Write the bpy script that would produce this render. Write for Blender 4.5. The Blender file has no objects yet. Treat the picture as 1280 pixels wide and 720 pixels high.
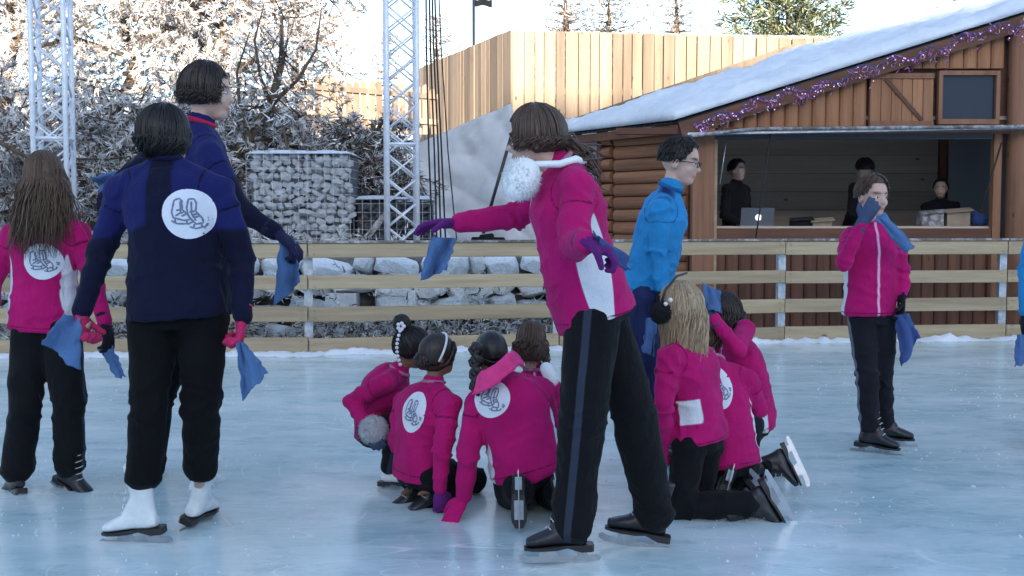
import bpy, math, random
import numpy as np
from mathutils import Vector, noise
random.seed(7); RNG = np.random.default_rng(7)
SC = bpy.context.scene; COL = SC.collection; rad = math.radians

# ---------------------------------------------------------------- camera
F_PX, CAM_H, PITCH = 1400.0, 1.27, math.atan(86/1400)
cam_d = bpy.data.cameras.new('camera'); cam = bpy.data.objects.new('camera', cam_d); COL.objects.link(cam)
cam_d.sensor_width = 36; cam_d.lens = 36*F_PX/1280; cam_d.clip_start = .05; cam_d.clip_end = 600
cam.location = (0, 0, CAM_H); cam.rotation_euler = (rad(90)-PITCH, 0, 0)
SC.camera = cam
# ---------------------------------------------------------------- sky and sun
SUN_EL, SUN_AZ = rad(16), math.atan2(.10, -1)        # direction towards the sun: behind the camera
world = bpy.data.worlds.new('World'); SC.world = world; world.use_nodes = True
nt = world.node_tree; bg = nt.nodes['Background']; bg.inputs['Strength'].default_value = .13
sk = nt.nodes.new('ShaderNodeTexSky'); sk.sky_type = 'NISHITA'; sk.sun_disc = False
sk.sun_elevation = SUN_EL; sk.sun_rotation = SUN_AZ; sk.dust_density = 1.6; sk.air_density = 1.0; sk.altitude = 900
nt.links.new(sk.outputs[0], bg.inputs[0])
sd = bpy.data.lights.new('sun', 'SUN'); sd.energy = 4.2; sd.angle = rad(.5); sd.color = (1, .89, .75)
sun = bpy.data.objects.new('sun', sd); COL.objects.link(sun)
sdir = Vector((math.sin(SUN_AZ)*math.cos(SUN_EL), math.cos(SUN_AZ)*math.cos(SUN_EL), math.sin(SUN_EL)))
sun.rotation_euler = sdir.to_track_quat('Z', 'Y').to_euler()
SC.view_settings.view_transform = 'Standard'; SC.view_settings.look = 'None'
SC.view_settings.exposure = 1.78; SC.view_settings.gamma = 1

# ---------------------------------------------------------------- helpers
cp, sp_ = math.cos(PITCH), math.sin(PITCH)
def W(px, py, d):
    """world point seen at photo pixel (1280x720) at depth d along Y"""
    a, b = (px-640)/F_PX, (360-py)/F_PX
    y, z = cp + b*sp_, b*cp - sp_
    return np.array([a/y*d, d, CAM_H + z/y*d])
def V3(*a): return np.array(a, float)
def nrm(a): a = np.asarray(a, float); return a/(np.linalg.norm(a)+1e-9)
def lerp(a, b, t): return a + (b-a)*t

class G:
    def __init__(s): s.v = []; s.f = []; s.c = []; s.m = []; s.n = 0
    def add(s, V, F, col=(1, 1, 1), mi=0):
        V = np.asarray(V, float).reshape(-1, 3); s.v.append(V)
        s.f += [tuple(i+s.n for i in f) for f in F]; s.m += [mi]*len(F)
        c = np.asarray(col, float)
        s.c.append(np.tile(c, (len(V), 1)) if c.ndim == 1 else c)
        s.n += len(V); return s
    def box(s, c, h, R=None, col=(1, 1, 1), mi=0):
        c = np.asarray(c, float)
        P = np.array([[x, y, z] for x in (-1, 1) for y in (-1, 1) for z in (-1, 1)], float)*np.asarray(h, float)
        if R is not None: P = P @ np.asarray(R, float)          # rows of R = axes
        return s.add(P+c, [(0,1,3,2),(4,6,7,5),(0,4,5,1),(2,3,7,6),(0,2,6,4),(1,5,7,3)], col, mi)
    def loft(s, rings, n=16, col=(1, 1, 1), mi=0, sq=1.0):
        th = np.linspace(0, 2*math.pi, n, endpoint=False)
        ct, st = np.cos(th), np.sin(th)
        ct, st = np.sign(ct)*abs(ct)**sq, np.sign(st)*abs(st)**sq
        V = np.concatenate([c + np.outer(ct, u) + np.outer(st, v) for c, u, v in rings])
        F = []
        for k in range(len(rings)-1):
            for i in range(n):
                j = (i+1) % n; F.append((k*n+i, k*n+j, (k+1)*n+j, (k+1)*n+i))
        F.append(tuple(range(n-1, -1, -1))); F.append(tuple((len(rings)-1)*n+i for i in range(n)))
        return s.add(V, F, col, mi)
    def caps(s, p0, r0, p1, r1, n=12, col=(1, 1, 1), mi=0):
        p0, p1 = np.asarray(p0, float), np.asarray(p1, float)
        a = nrm(p1-p0); u = nrm(np.cross(a, (0, 0, 1) if abs(a[2]) < .9 else (1, 0, 0))); v = np.cross(a, u)
        R = []
        for k in (80, 50, 20): q = rad(k); R.append((p0-a*r0*math.sin(q), u*r0*math.cos(q), v*r0*math.cos(q)))
        for k in (20, 50, 80): q = rad(k); R.append((p1+a*r1*math.sin(q), u*r1*math.cos(q), v*r1*math.cos(q)))
        return s.loft(R, n, col, mi)
    def tube(s, pts, rads, n=6, col=(1, 1, 1), mi=0):
        pts = [np.asarray(p, float) for p in pts]
        if np.isscalar(rads): rads = [rads]*len(pts)
        R = []; u = None
        for i, p in enumerate(pts):
            a = nrm(pts[min(i+1, len(pts)-1)]-pts[max(i-1, 0)])
            if u is None: u = nrm(np.cross(a, (0, 0, 1) if abs(a[2]) < .9 else (1, 0, 0)))
            u = nrm(u - a*np.dot(u, a)); v = np.cross(a, u); R.append((p, u*rads[i], v*rads[i]))
        return s.loft(R, n, col, mi)
    def ell(s, c, ax, n=16, m=10, col=(1, 1, 1), mi=0):
        """ellipsoid, ax = three scaled axis vectors"""
        c = np.asarray(c, float); R = []
        for k in range(m+1):
            q = -math.pi/2*.97 + math.pi*.97*k/m
            R.append((c+np.asarray(ax[2])*math.sin(q), np.asarray(ax[0])*math.cos(q), np.asarray(ax[1])*math.cos(q)))
        return s.loft(R, n, col, mi)
    def sph(s, c, r, **k): return s.ell(c, (V3(r,0,0), V3(0,r,0), V3(0,0,r)), **k)
    def verts(s): return np.concatenate(s.v)

ORG = {}
def org(o): return ORG.get(o.name, np.zeros(3)) if o is not None else np.zeros(3)
def mesh(name, V, F, mats=None, col=None, mi=None, smooth=False):
    me = bpy.data.meshes.new(name); me.from_pydata(np.asarray(V).tolist(), [], F)
    for m in (mats or []): me.materials.append(m)
    if col is not None:
        a = me.attributes.new('tint', 'FLOAT_COLOR', 'POINT')
        a.data.foreach_set('color', np.concatenate([col, np.ones((len(col), 1))], 1).astype('f4').ravel())
    if mi is not None and any(mi): me.polygons.foreach_set('material_index', mi)
    if smooth: me.polygons.foreach_set('use_smooth', [True]*len(me.polygons))
    me.update(); return me
def link(name, me, parent=None, **props):
    o = bpy.data.objects.new(name, me); COL.objects.link(o)
    if parent is not None: o.parent = parent; ORG[o.name] = org(parent)
    for k, v in props.items(): o[k] = v
    return o
def emit(name, g, mats, parent=None, smooth=False, base=None, **props):
    """G -> object. World coordinates; stored relative to the parent's (or its own) base point"""
    if not isinstance(mats, (list, tuple)): mats = [mats]
    V = g.verts(); b = org(parent) if parent is not None else (np.asarray(base, float) if base is not None else np.zeros(3))
    me = mesh(name, V-b, g.f, mats, np.concatenate(g.c), g.m, smooth)
    o = link(name, me, parent, **props)
    if parent is None: o.location = b; ORG[o.name] = b
    return o
def thing(name, label, cat, loc=(0, 0, 0), group=None):
    o = bpy.data.objects.new(name, None); COL.objects.link(o); o.location = loc; ORG[o.name] = np.asarray(loc, float)
    o['label'] = label; o['category'] = cat
    if group: o['group'] = group
    return o
def remesh(g, vox, smooth=6, fac=.5):
    me = mesh('tmp', g.verts(), g.f); o = bpy.data.objects.new('tmp', me); COL.objects.link(o)
    r = o.modifiers.new('r', 'REMESH'); r.mode = 'VOXEL'; r.voxel_size = vox
    if smooth: q = o.modifiers.new('s', 'SMOOTH'); q.factor = fac; q.iterations = smooth
    dg = bpy.context.evaluated_depsgraph_get(); m2 = bpy.data.meshes.new_from_object(o.evaluated_get(dg))
    bpy.data.objects.remove(o); bpy.data.meshes.remove(me); return m2
def mverts(me): a = np.empty(len(me.vertices)*3, 'f4'); me.vertices.foreach_get('co', a); return a.reshape(-1, 3).astype(float)
def mnorm(me): a = np.empty(len(me.vertices)*3, 'f4'); me.vertices.foreach_get('normal', a); return a.reshape(-1, 3).astype(float)
def setv(me, V): me.vertices.foreach_set('co', V.astype('f4').ravel()); me.update()
def nz(P, s=1.0, seed=0):
    return np.array([noise.noise(Vector((p[0]*s+seed, p[1]*s+seed*.7, p[2]*s-seed))) for p in P])
def fnoise(P, seed=0, octs=4, f0=1.0):
    """cheap smooth pseudo noise, vectorised"""
    P = np.asarray(P); r = np.random.default_rng(seed); out = np.zeros(len(P)); amp = 1
    for o in range(octs):
        for k in range(3):
            d = r.normal(size=3); d /= np.linalg.norm(d); out += amp*np.sin(P@d*f0*(2**o)*(1+.3*k)+r.uniform(0, 6.28)+1.5*np.sin(P@r.normal(size=3)*f0*(2**o)*.6))
        amp *= .5
    return out/5
def attr(me, name, vals):
    a = me.attributes.new(name, 'FLOAT', 'POINT'); a.data.foreach_set('value', np.asarray(vals, 'f4'))

# ---------------------------------------------------------------- materials
def newmat(name):
    m = bpy.data.materials.new(name); m.use_nodes = True; n = m.node_tree; return m, n, n.nodes['Principled BSDF']
def nd(n, t, **kw):
    x = n.nodes.new(t)
    for k, v in kw.items():
        if k.startswith('i_'): x.inputs[k[2:].replace('_', ' ')].default_value = v
        else: setattr(x, k, v)
    return x
def mixc(n, fac, a, b, mode='MIX'):
    x = n.nodes.new('ShaderNodeMix'); x.data_type = 'RGBA'; x.blend_type = mode
    for k, v in ((0, fac), (6, a), (7, b)):
        if hasattr(v, 'node'): n.links.new(v, x.inputs[k])
        elif k == 0: x.inputs[0].default_value = v
        else: x.inputs[k].default_value = (*v, 1) if len(v) == 3 else v
    return x.outputs[2]
def coords(n, scale=(1, 1, 1), rand=True):
    tc = n.nodes.new('ShaderNodeTexCoord'); mp = n.nodes.new('ShaderNodeMapping'); mp.inputs['Scale'].default_value = scale
    n.links.new(tc.outputs['Object'], mp.inputs[0])
    if rand:
        oi = n.nodes.new('ShaderNodeObjectInfo'); ml = n.nodes.new('ShaderNodeVectorMath'); ml.operation = 'SCALE'; ml.inputs[0].default_value = (37, 19, 53)
        n.links.new(oi.outputs['Random'], ml.inputs['Scale']); n.links.new(ml.outputs[0], mp.inputs['Location'])
    return mp.outputs[0]
def noisef(n, vec, scale, detail=4, rough=.6):
    x = n.nodes.new('ShaderNodeTexNoise'); x.inputs['Scale'].default_value = scale; x.inputs['Detail'].default_value = detail
    x.inputs['Roughness'].default_value = rough; n.links.new(vec, x.inputs['Vector']); return x.outputs[0]
def ramp(n, fac, stops):
    r = n.nodes.new('ShaderNodeValToRGB'); e = r.color_ramp.elements
    while len(e) < len(stops): e.new(.5)
    for el, (p, c) in zip(e, stops): el.position = p; el.color = (*c, 1) if not np.isscalar(c) else (c, c, c, 1)
    n.links.new(fac, r.inputs[0]); return r.outputs[0]
def bump(n, bs, h, strength=.3, dist=.01):
    b = n.nodes.new('ShaderNodeBump'); b.inputs['Strength'].default_value = strength; b.inputs['Distance'].default_value = dist
    n.links.new(h, b.inputs['Height']); n.links.new(b.outputs[0], bs.inputs['Normal'])
def simple(name, col, rough=.6, var=.15, scale=20, bmp=.2, metal=0, tint=False, aniso=(1, 1, 1), sheen=0, dist=.01, spec=.5):
    m, n, b = newmat(name); vec = coords(n, aniso); f = noisef(n, vec, scale)
    dark = tuple(c*(1-var) for c in col); lite = tuple(min(1, c*(1+var)) for c in col)
    c = ramp(n, f, [(.3, dark), (.7, lite)])
    if tint:
        at = nd(n, 'ShaderNodeAttribute', attribute_name='tint'); c = mixc(n, 1, c, at.outputs['Color'], 'MULTIPLY')
    n.links.new(c, b.inputs['Base Color']); b.inputs['Roughness'].default_value = rough; b.inputs['Metallic'].default_value = metal
    b.inputs['Specular IOR Level'].default_value = spec
    if sheen: b.inputs['Sheen Weight'].default_value = sheen; b.inputs['Sheen Roughness'].default_value = .6
    if bmp: bump(n, b, f, bmp, dist)
    return m
def wood(name, c0, c1, axis=2, scale=14, rough=.75, frost=0, objvar=.5, knots=True):
    m, n, b = newmat(name); s = [1, 1, 1]; s[axis] = .06
    vec = coords(n, tuple(s)); g = noisef(n, vec, scale*1.6, 6, .7); g2 = noisef(n, vec, scale*.35, 2)
    ad = nd(n, 'ShaderNodeMath', operation='ADD'); n.links.new(g, ad.inputs[0]); n.links.new(g2, ad.inputs[1])
    hf = nd(n, 'ShaderNodeMath', operation='MULTIPLY'); n.links.new(ad.outputs[0], hf.inputs[0]); hf.inputs[1].default_value = .5
    c = ramp(n, hf.outputs[0], [(.36, c0), (.64, c1)])
    if knots:
        v2 = coords(n, tuple(.45 if i == axis else 1 for i in range(3))); vo = nd(n, 'ShaderNodeTexVoronoi'); vo.inputs['Scale'].default_value = 4.2; n.links.new(v2, vo.inputs['Vector'])
        kf = ramp(n, vo.outputs['Distance'], [(.03, 1.0), (.09, 0.0)]); c = mixc(n, kf, c, tuple(x*.3 for x in c0))
    oi = nd(n, 'ShaderNodeObjectInfo'); r = ramp(n, oi.outputs['Random'], [(0, 1-objvar), (1, 1.0)])
    c = mixc(n, 1, c, r, 'MULTIPLY')
    if frost:
        v3 = coords(n); ff = noisef(n, v3, 9, 6, .75); c = mixc(n, ramp(n, ff, [(.55-frost*.3, 0.0), (.75, 1.0)]), c, (.72, .75, .8))
    n.links.new(c, b.inputs['Base Color']); b.inputs['Roughness'].default_value = rough; bump(n, b, g, .35, .004); return m
def fabric(name, base, regions=(), fine=600, rough=.85, sheen=.04):
    """base colour plus attribute regions [(attribute, colour, edge)] """
    m, n, b = newmat(name); vec = coords(n); f = noisef(n, vec, 6, 3); f2 = noisef(n, vec, 190, 2); fold = noisef(n, coords(n, (1, 1, .5)), 17, 4, .6)
    c = ramp(n, f, [(.3, tuple(x*.82 for x in base)), (.7, tuple(min(1, x*1.12) for x in base))])
    for an, colr, e in regions:
        at = nd(n, 'ShaderNodeAttribute', attribute_name=an)
        mr = nd(n, 'ShaderNodeMapRange'); mr.inputs[1].default_value = -e; mr.inputs[2].default_value = e; n.links.new(at.outputs['Fac'], mr.inputs[0])
        c = mixc(n, mr.outputs[0], c, colr)
    c = mixc(n, .25, c, ramp(n, f2, [(.3, .45), (.7, 1.0)]), 'MULTIPLY')
    n.links.new(c, b.inputs['Base Color']); b.inputs['Roughness'].default_value = rough; b.inputs['Sheen Weight'].default_value = sheen
    b.inputs['Specular IOR Level'].default_value = .14
    ad = nd(n, 'ShaderNodeMath', operation='MULTIPLY_ADD'); n.links.new(f2, ad.inputs[0]); ad.inputs[1].default_value = .12; n.links.new(fold, ad.inputs[2])
    bump(n, b, ad.outputs[0], .7, .022); return m
M = {}
WHT = (.72, .74, .78)
def snow_mat():
    m, n, b = newmat('snow'); v = coords(n, rand=False); f = noisef(n, v, 2.2, 8, .65); f2 = noisef(n, v, 30, 5, .7)
    n.links.new(ramp(n, f, [(.3, (.66, .70, .76)), (.7, (.86, .88, .9))]), b.inputs['Base Color']); b.inputs['Roughness'].default_value = .7
    ad = nd(n, 'ShaderNodeMath', operation='MULTIPLY_ADD'); n.links.new(f2, ad.inputs[0]); ad.inputs[1].default_value = .3; n.links.new(f, ad.inputs[2])
    bump(n, b, ad.outputs[0], .6, .06); return m
def ice_mat():
    m, n, b = newmat('ice'); v = coords(n, (1, 1, 1), False)
    big = noisef(n, coords(n, (.8, 1.3, 1), False), 1.0, 7, .62)
    str1 = noisef(n, coords(n, (.6, 2.2, 1), False), 2.4, 9, .7)
    fine = noisef(n, v, 45, 5, .75)
    c = ramp(n, big, [(.30, (.37, .55, .57)), (.5, (.54, .69, .695)), (.68, (.80, .87, .865))])
    c = mixc(n, ramp(n, str1, [(.48, 0.0), (.72, .55)]), c, (.74, .82, .84))
    c = mixc(n, ramp(n, noisef(n, coords(n, (1, 1.7, 1), False), 9, 9, .85), [(.52, 0.0), (.66, .55)]), c, (.76, .82, .84))
    c = mixc(n, ramp(n, noisef(n, coords(n, (1, 1.5, 1), False), 3.1, 6, .7), [(.36, .45), (.47, 0.0)]), c, (.25, .41, .46))
    acc = None
    for rot, sc, N, wd in ((.3, .55, 60, .06), (-.5, .4, 80, .05), (1.2, .35, 70, .06), (-.1, .8, 56, .05), (.7, .6, 66, .05)):     # curved blade cuts
        tc = nd(n, 'ShaderNodeTexCoord'); mp = nd(n, 'ShaderNodeMapping'); mp.inputs['Rotation'].default_value = (0, 0, rot); mp.inputs['Scale'].default_value = (.35, 1.5, 1); mp.inputs['Location'].default_value = (rot*9, 3, 0)
        n.links.new(tc.outputs['Object'], mp.inputs[0]); w = nd(n, 'ShaderNodeTexNoise'); w.inputs['Scale'].default_value = sc; w.inputs['Detail'].default_value = .6; n.links.new(mp.outputs[0], w.inputs['Vector'])
        mu = nd(n, 'ShaderNodeMath', operation='MULTIPLY'); n.links.new(w.outputs[0], mu.inputs[0]); mu.inputs[1].default_value = N
        fr = nd(n, 'ShaderNodeMath', operation='FRACT'); n.links.new(mu.outputs[0], fr.inputs[0]); ln = ramp(n, fr.outputs[0], [(.0, 0.0), (wd*.5, 1.0), (wd, 0.0)])
        br = ramp(n, noisef(n, mp.outputs[0], 3.5, 3), [(.44, 0.0), (.60, .75)]); x = nd(n, 'ShaderNodeMath', operation='MULTIPLY'); n.links.new(ln, x.inputs[0]); n.links.new(br, x.inputs[1])
        c = mixc(n, x.outputs[0], c, (.86, .90, .91))
        if acc is None: acc = x.outputs[0]
        else: a = nd(n, 'ShaderNodeMath', operation='ADD'); n.links.new(acc, a.inputs[0]); n.links.new(x.outputs[0], a.inputs[1]); acc = a.outputs[0]
    pf = noisef(n, coords(n, (1, 1.5, 1), False), .8, 10, .78); dust = ramp(n, pf, [(.56, 0.0), (.70, .85)]); c = mixc(n, dust, c, (.84, .87, .89))
    n.links.new(c, b.inputs['Base Color'])
    rr = nd(n, 'ShaderNodeMath', operation='MULTIPLY_ADD'); n.links.new(str1, rr.inputs[0]); rr.inputs[1].default_value = .20; rr.inputs[2].default_value = .05
    n.links.new(rr.outputs[0], b.inputs['Roughness']); b.inputs['IOR'].default_value = 1.33; b.inputs['Specular IOR Level'].default_value = .8
    hs = nd(n, 'ShaderNodeMath', operation='MULTIPLY_ADD'); n.links.new(fine, hs.inputs[0]); hs.inputs[1].default_value = .15; n.links.new(str1, hs.inputs[2])
    h2 = nd(n, 'ShaderNodeMath', operation='MULTIPLY_ADD'); n.links.new(acc, h2.inputs[0]); h2.inputs[1].default_value = -.25; n.links.new(hs.outputs[0], h2.inputs[2])
    bump(n, b, h2.outputs[0], .22, .012); return m
M['snow'] = snow_mat(); M['ice'] = ice_mat()
M['rail'] = wood('rail_wood', (.33, .245, .145), (.55, .435, .28), axis=0, objvar=.22)
M['plank'] = wood('new_plank', (.27, .19, .125), (.52, .385, .265), axis=2, scale=10, objvar=.5)
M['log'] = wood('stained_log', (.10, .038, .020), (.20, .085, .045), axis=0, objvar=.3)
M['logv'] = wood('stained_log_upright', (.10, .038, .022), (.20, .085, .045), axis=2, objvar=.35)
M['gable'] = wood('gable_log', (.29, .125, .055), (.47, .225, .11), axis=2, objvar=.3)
M['frame'] = wood('frame_wood', (.20, .088, .045), (.35, .165, .09), axis=2, objvar=.2)
M['inner'] = wood('inner_board', (.48, .37, .28), (.66, .53, .41), axis=0, objvar=.25)
M['grey_wood'] = wood('weathered_wood', (.10, .085, .07), (.24, .20, .17), axis=2, objvar=.3, frost=.3)
M['bark'] = simple('bark', (.11, .075, .05), .9, .5, 25, .8, aniso=(1, 1, .3))
M['steel'] = simple('galvanised_steel', (.52, .55, .58), .42, .25, 18, .1, metal=.75)
M['alu'] = simple('truss_aluminium', (.74, .76, .80), .4, .12, 15, .05, metal=.2)
M['black_metal'] = simple('black_metal', (.02, .02, .022), .4, .2, 20, .05)
M['rope'] = simple('black_rope', (.015, .015, .018), .7, .2, 80, .3)
M['tarp'] = simple('grey_tarpaulin', (.62, .62, .62), .55, .12, 3, .4, dist=.02)
M['stone'] = simple('frosted_stone', (.66, .67, .68), .85, .3, 9, .8, dist=.03)
M['rock'] = simple('pale_rock', (.84, .86, .87), .85, .16, 7, .8, dist=.03)
M['dark_stone'] = simple('dark_stone', (.14, .135, .14), .9, .4, 9, .7, dist=.03)
M['earth'] = simple('frozen_earth', (.12, .11, .11), .95, .6, 6, .8, dist=.05)
M['foliage'] = simple('frosted_foliage', (1, 1, 1), .7, .12, 30, 0, tint=True)
M['blade'] = simple('polished_blade', (.42, .44, .47), .32, .15, 30, .05, metal=.9)
M['boot_black'] = simple('black_boot_leather', (.016, .016, .019), .38, .3, 40, .25)
M['boot_white'] = simple('white_boot_leather', (.74, .76, .76), .45, .08, 25, .25)
M['sole'] = simple('dark_sole', (.02, .017, .015), .4, .2, 30, .1)
M['lace'] = simple('lace', (.6, .6, .6), .8, .1, 60, .1)
M['cloth'] = fabric('blue_cloth', (.09, .18, .37), rough=.9, sheen=.08)
M['cloth_dark'] = fabric('dark_blue_cloth', (.055, .10, .27), rough=.9, sheen=.08)
M['black_cloth'] = fabric('black_cloth', (.013, .013, .016))
M['pink_scarf'] = fabric('pink_scarf', (1.0, .07, .30))
M['white_fur'] = simple('white_fur', (.90, .92, .92), .95, .04, 90, .4, sheen=.5, dist=.006)
M['grey_fur'] = simple('grey_fur', (.40, .42, .45), .95, .2, 80, 1.0, sheen=.5, dist=.006)
M['black_fur'] = simple('black_fur', (.012, .011, .016), .95, .2, 90, 1.0, dist=.006)
M['eye'] = simple('eye_white', (.7, .68, .65), .2, .03, 5, 0)
M['iris'] = simple('iris', (.03, .02, .015), .15, .1, 5, 0)
M['white_trim'] = simple('white_trim', (.78, .79, .82), .6, .05, 40, .1)
M['red_knit'] = fabric('red_knit', (.50, .02, .07), rough=.95)
def skin_mat(name, c):
    m, n, b = newmat(name); vec = coords(n); f = noisef(n, vec, 30, 3)
    cc = ramp(n, f, [(.3, tuple(x*.88 for x in c)), (.7, c)])
    for an, colr in (('lip', (c[0]*.75, c[1]*.42, c[2]*.42)), ('brow', (.05, .03, .02))):
        at = nd(n, 'ShaderNodeAttribute', attribute_name=an); cc = mixc(n, at.outputs['Fac'], cc, colr)
    n.links.new(cc, b.inputs['Base Color']); b.inputs['Roughness'].default_value = .5
    b.inputs['Subsurface Weight'].default_value = .12; b.inputs['Subsurface Radius'].default_value = (.01, .004, .002); b.inputs['Subsurface Scale'].default_value = .5
    return m
M['skin'] = skin_mat('light_skin', (.62, .40, .31)); M['skin_brown'] = skin_mat('brown_skin', (.26, .13, .08))
def hair_mat(name, c):
    m, n, b = newmat(name); vec = coords(n, (1, 1, .12)); f = noisef(n, vec, 160, 3, .6)
    cc = ramp(n, f, [(.3, tuple(x*.55 for x in c)), (.7, tuple(min(1, x*1.35) for x in c))])
    at = nd(n, 'ShaderNodeAttribute', attribute_name='tint'); cc = mixc(n, 1, cc, at.outputs['Color'], 'MULTIPLY')
    n.links.new(cc, b.inputs['Base Color']); b.inputs['Roughness'].default_value = .42; bump(n, b, f, .4, .004); return m
M['hair_black'] = hair_mat('black_hair', (.018, .014, .013)); M['hair_dark'] = hair_mat('dark_brown_hair', (.035, .021, .016))
M['hair_brown'] = hair_mat('brown_hair', (.13, .078, .048)); M['hair_blonde'] = hair_mat('blonde_hair', (.46, .33, .20)); M['hair_mid'] = hair_mat('mid_brown_hair', (.10, .058, .038))
PINK, ROYAL, NAVY, AZURE = (.50, .009, .145), (.014, .017, .105), (.007, .008, .028), (.025, .25, .55)
M['pink_jacket'] = fabric('pink_jacket', PINK, [('panel', WHT, .002), ('piping', (.80, .45, .62), .002), ('seam', (.20, .003, .055), .0015)])
M['navy_jacket'] = fabric('navy_jacket', NAVY, [('yoke', ROYAL, .006), ('seam', (.004, .004, .015), .0015)])
M['azure_jacket'] = fabric('azure_jacket', AZURE, [('yoke', (.012, .02, .10), .004), ('seam', (.01, .10, .28), .0015)])
M['trousers'] = fabric('black_trousers', (.008, .008, .010), [('stripe', (.035, .045, .07), .002)])
M['trousers_piped'] = fabric('piped_black_trousers', (.014, .014, .02), [('stripe', (.16, .17, .21), .0015)])
M['velvet'] = fabric('plain_black_trousers', (.005, .005, .006), sheen=.02)
M['navy_trousers'] = fabric('navy_trousers', (.016, .024, .085), [('stripe', (.02, .03, .1), .002)])
M['glove_red'] = fabric('red_glove', (.55, .03, .12), [('cuff', (.75, .66, .68), .003)])
M['glove_purple'] = fabric('purple_glove', (.13, .018, .16)); M['glove_black'] = fabric('black_glove', (.012, .012, .02))
M['glove_grey'] = fabric('grey_blue_glove', (.055, .08, .15)); M['glove_pink'] = fabric('pink_glove', (.50, .008, .14)); M['glove_navy'] = fabric('navy_glove', (.02, .02, .06))
M['badge'] = simple('badge_white', (.70, .73, .80), .6, .05, 30, .1); M['badge_ink'] = simple('badge_ink', (.16, .19, .28), .6, .2, 60, 0)
# ================================================================ SETTING
def grid_obj(name, x0, x1, y0, y1, nx, ny, zf, m, **p):
    X, Y = np.meshgrid(np.linspace(x0, x1, nx), np.linspace(y0, y1, ny)); X, Y = X.ravel(), Y.ravel()
    V = np.stack([X, Y, zf(X, Y)], 1); F = [(j*nx+i, j*nx+i+1, (j+1)*nx+i+1, (j+1)*nx+i) for j in range(ny-1) for i in range(nx-1)]
    return link(name, mesh(name, V, F, [m], smooth=True), None, **p)
FENCE = [(-9.6, 10.1), (-7.1, 10.25), (-4.5, 10.38), (-1.92, 10.52), (.46, 11.02), (2.83, 11.62), (5.24, 11.86), (7.7, 12.1), (10.1, 12.3)]
FX, FY = np.array([p[0] for p in FENCE]), np.array([p[1] for p in FENCE])
fy = lambda x: np.interp(x, FX, FY)
# snow covered ground out to the horizon
grid_obj('snow_ground', -250, 250, -250, 400, 60, 60, lambda x, y: 0*x-.02, M['snow'], kind='structure')
# the ice sheet
g = G(); xs = list(FX); V = [(x, fy(x)+.12, 0) for x in xs] + [(x, -9, 0) for x in xs[::-1]]
g.add(V, [tuple(range(len(V)))[::-1]]); emit('ice_rink', g, M['ice'], kind='structure')
# unseen slope added behind the camera, shaped to keep the sun off the rink
grid_obj('unseen_shade_slope', -230, 230, -170, -42, 90, 30, lambda x, y: np.maximum(-.1, (27.6+1.0*np.sin(x*.03)*np.sin(x*.011+2)*(abs(x) > 25))*np.clip((-42-y)/26, 0, 1)**.8 + 6*np.clip((-y-75)/60, 0, 1)) , M['snow'], kind='structure')
# rising bank behind the retaining wall, left
def bank(x, y):
    t = np.clip((y-13.5)/5.5, 0, 1); z = 1.0+1.2*t+np.clip(y-19, 0, 40)*.16
    side = 1/(1+np.exp((x+0.9-(y-13)*.05)*5)); z = z*side - .05
    return z + .12*np.sin(x*2.1+y)*np.sin(y*1.7-x*.6)*side
grid_obj('snowy_bank', -22, 3.2, 12.95, 40, 90, 90, bank, M['snow'], kind='structure')

# ---- rink fence
f = thing('rink_fence', 'long low plank fence of four pale rails on steel posts along the rink edge', 'fence', (0, 10.6, 0))
RAILS = [(1.045, .905), (.735, .605), (.445, .305), (.150, .005)]
for i in range(len(FENCE)-1):
    a, b = V3(*FENCE[i], 0), V3(*FENCE[i+1], 0); d = nrm(b-a); nn = V3(d[1], -d[0], 0); L = np.linalg.norm(b-a)
    for k, (z1, z0) in enumerate(RAILS):
        g = G(); dz = random.uniform(-.006, .006); hh = (z1-z0)/2
        V = []
        for s, e in ((-L/2+.006, 0), (L/2-.006, 1)):
            for (yy, zz) in ((-.024, -hh+.006), (-.018, -hh), (.018, -hh), (.024, -hh+.006), (.024, hh-.006), (.018, hh), (-.018, hh), (-.024, hh-.006)): V.append((s, yy, zz+random.uniform(-.003, .003)))
        g.add(V, [tuple(range(8)), tuple(range(15, 7, -1))]+[(j, 8+j, 8+(j+1) % 8, (j+1) % 8) for j in range(8)])
        c = (a+b)/2 + V3(0, 0, (z0+z1)/2+dz)
        for s in (-1, 1):                                   # bolt heads on the face
            for e in (-.035, .035): g.sph((s*(L/2-.06), -.026, e*(1 if hh > .06 else .6)), .009, n=6, m=4, col=(.2, .2, .2))
        o = emit('rail', g, M['rail'], None); o.parent = f; o.location = c - org(f); o.rotation_euler = (0, 0, math.atan2(d[1], d[0]))
    g = G(); m_ = (a+b)/2; R = np.array([d, nn, V3(0, 0, 1)])
    g.box(m_+V3(0, 0, 1.058), (L/2-.004, .045, .011), R); emit('top_board', g, M['grey_wood'], f)
for i, (x, y) in enumerate(FENCE):
    g = G(); d = nrm(V3(FENCE[min(i+1, 8)][0]-FENCE[max(i-1, 0)][0], FENCE[min(i+1, 8)][1]-FENCE[max(i-1, 0)][1], 0)); R = np.array([d, V3(-d[1], d[0], 0), V3(0, 0, 1)])
    c = V3(x, y, .52)+R[1]*.066
    g.box(c, (.04, .004, .52), R); g.box(c+R[0]*.037+R[1]*.03, (.003, .03, .52), R); g.box(c-R[0]*.037+R[1]*.03, (.003, .03, .52), R)
    g.box(V3(x, y, .01)+R[1]*.1, (.09, .09, .012), R); emit('post', g, M['steel'], f)
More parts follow.
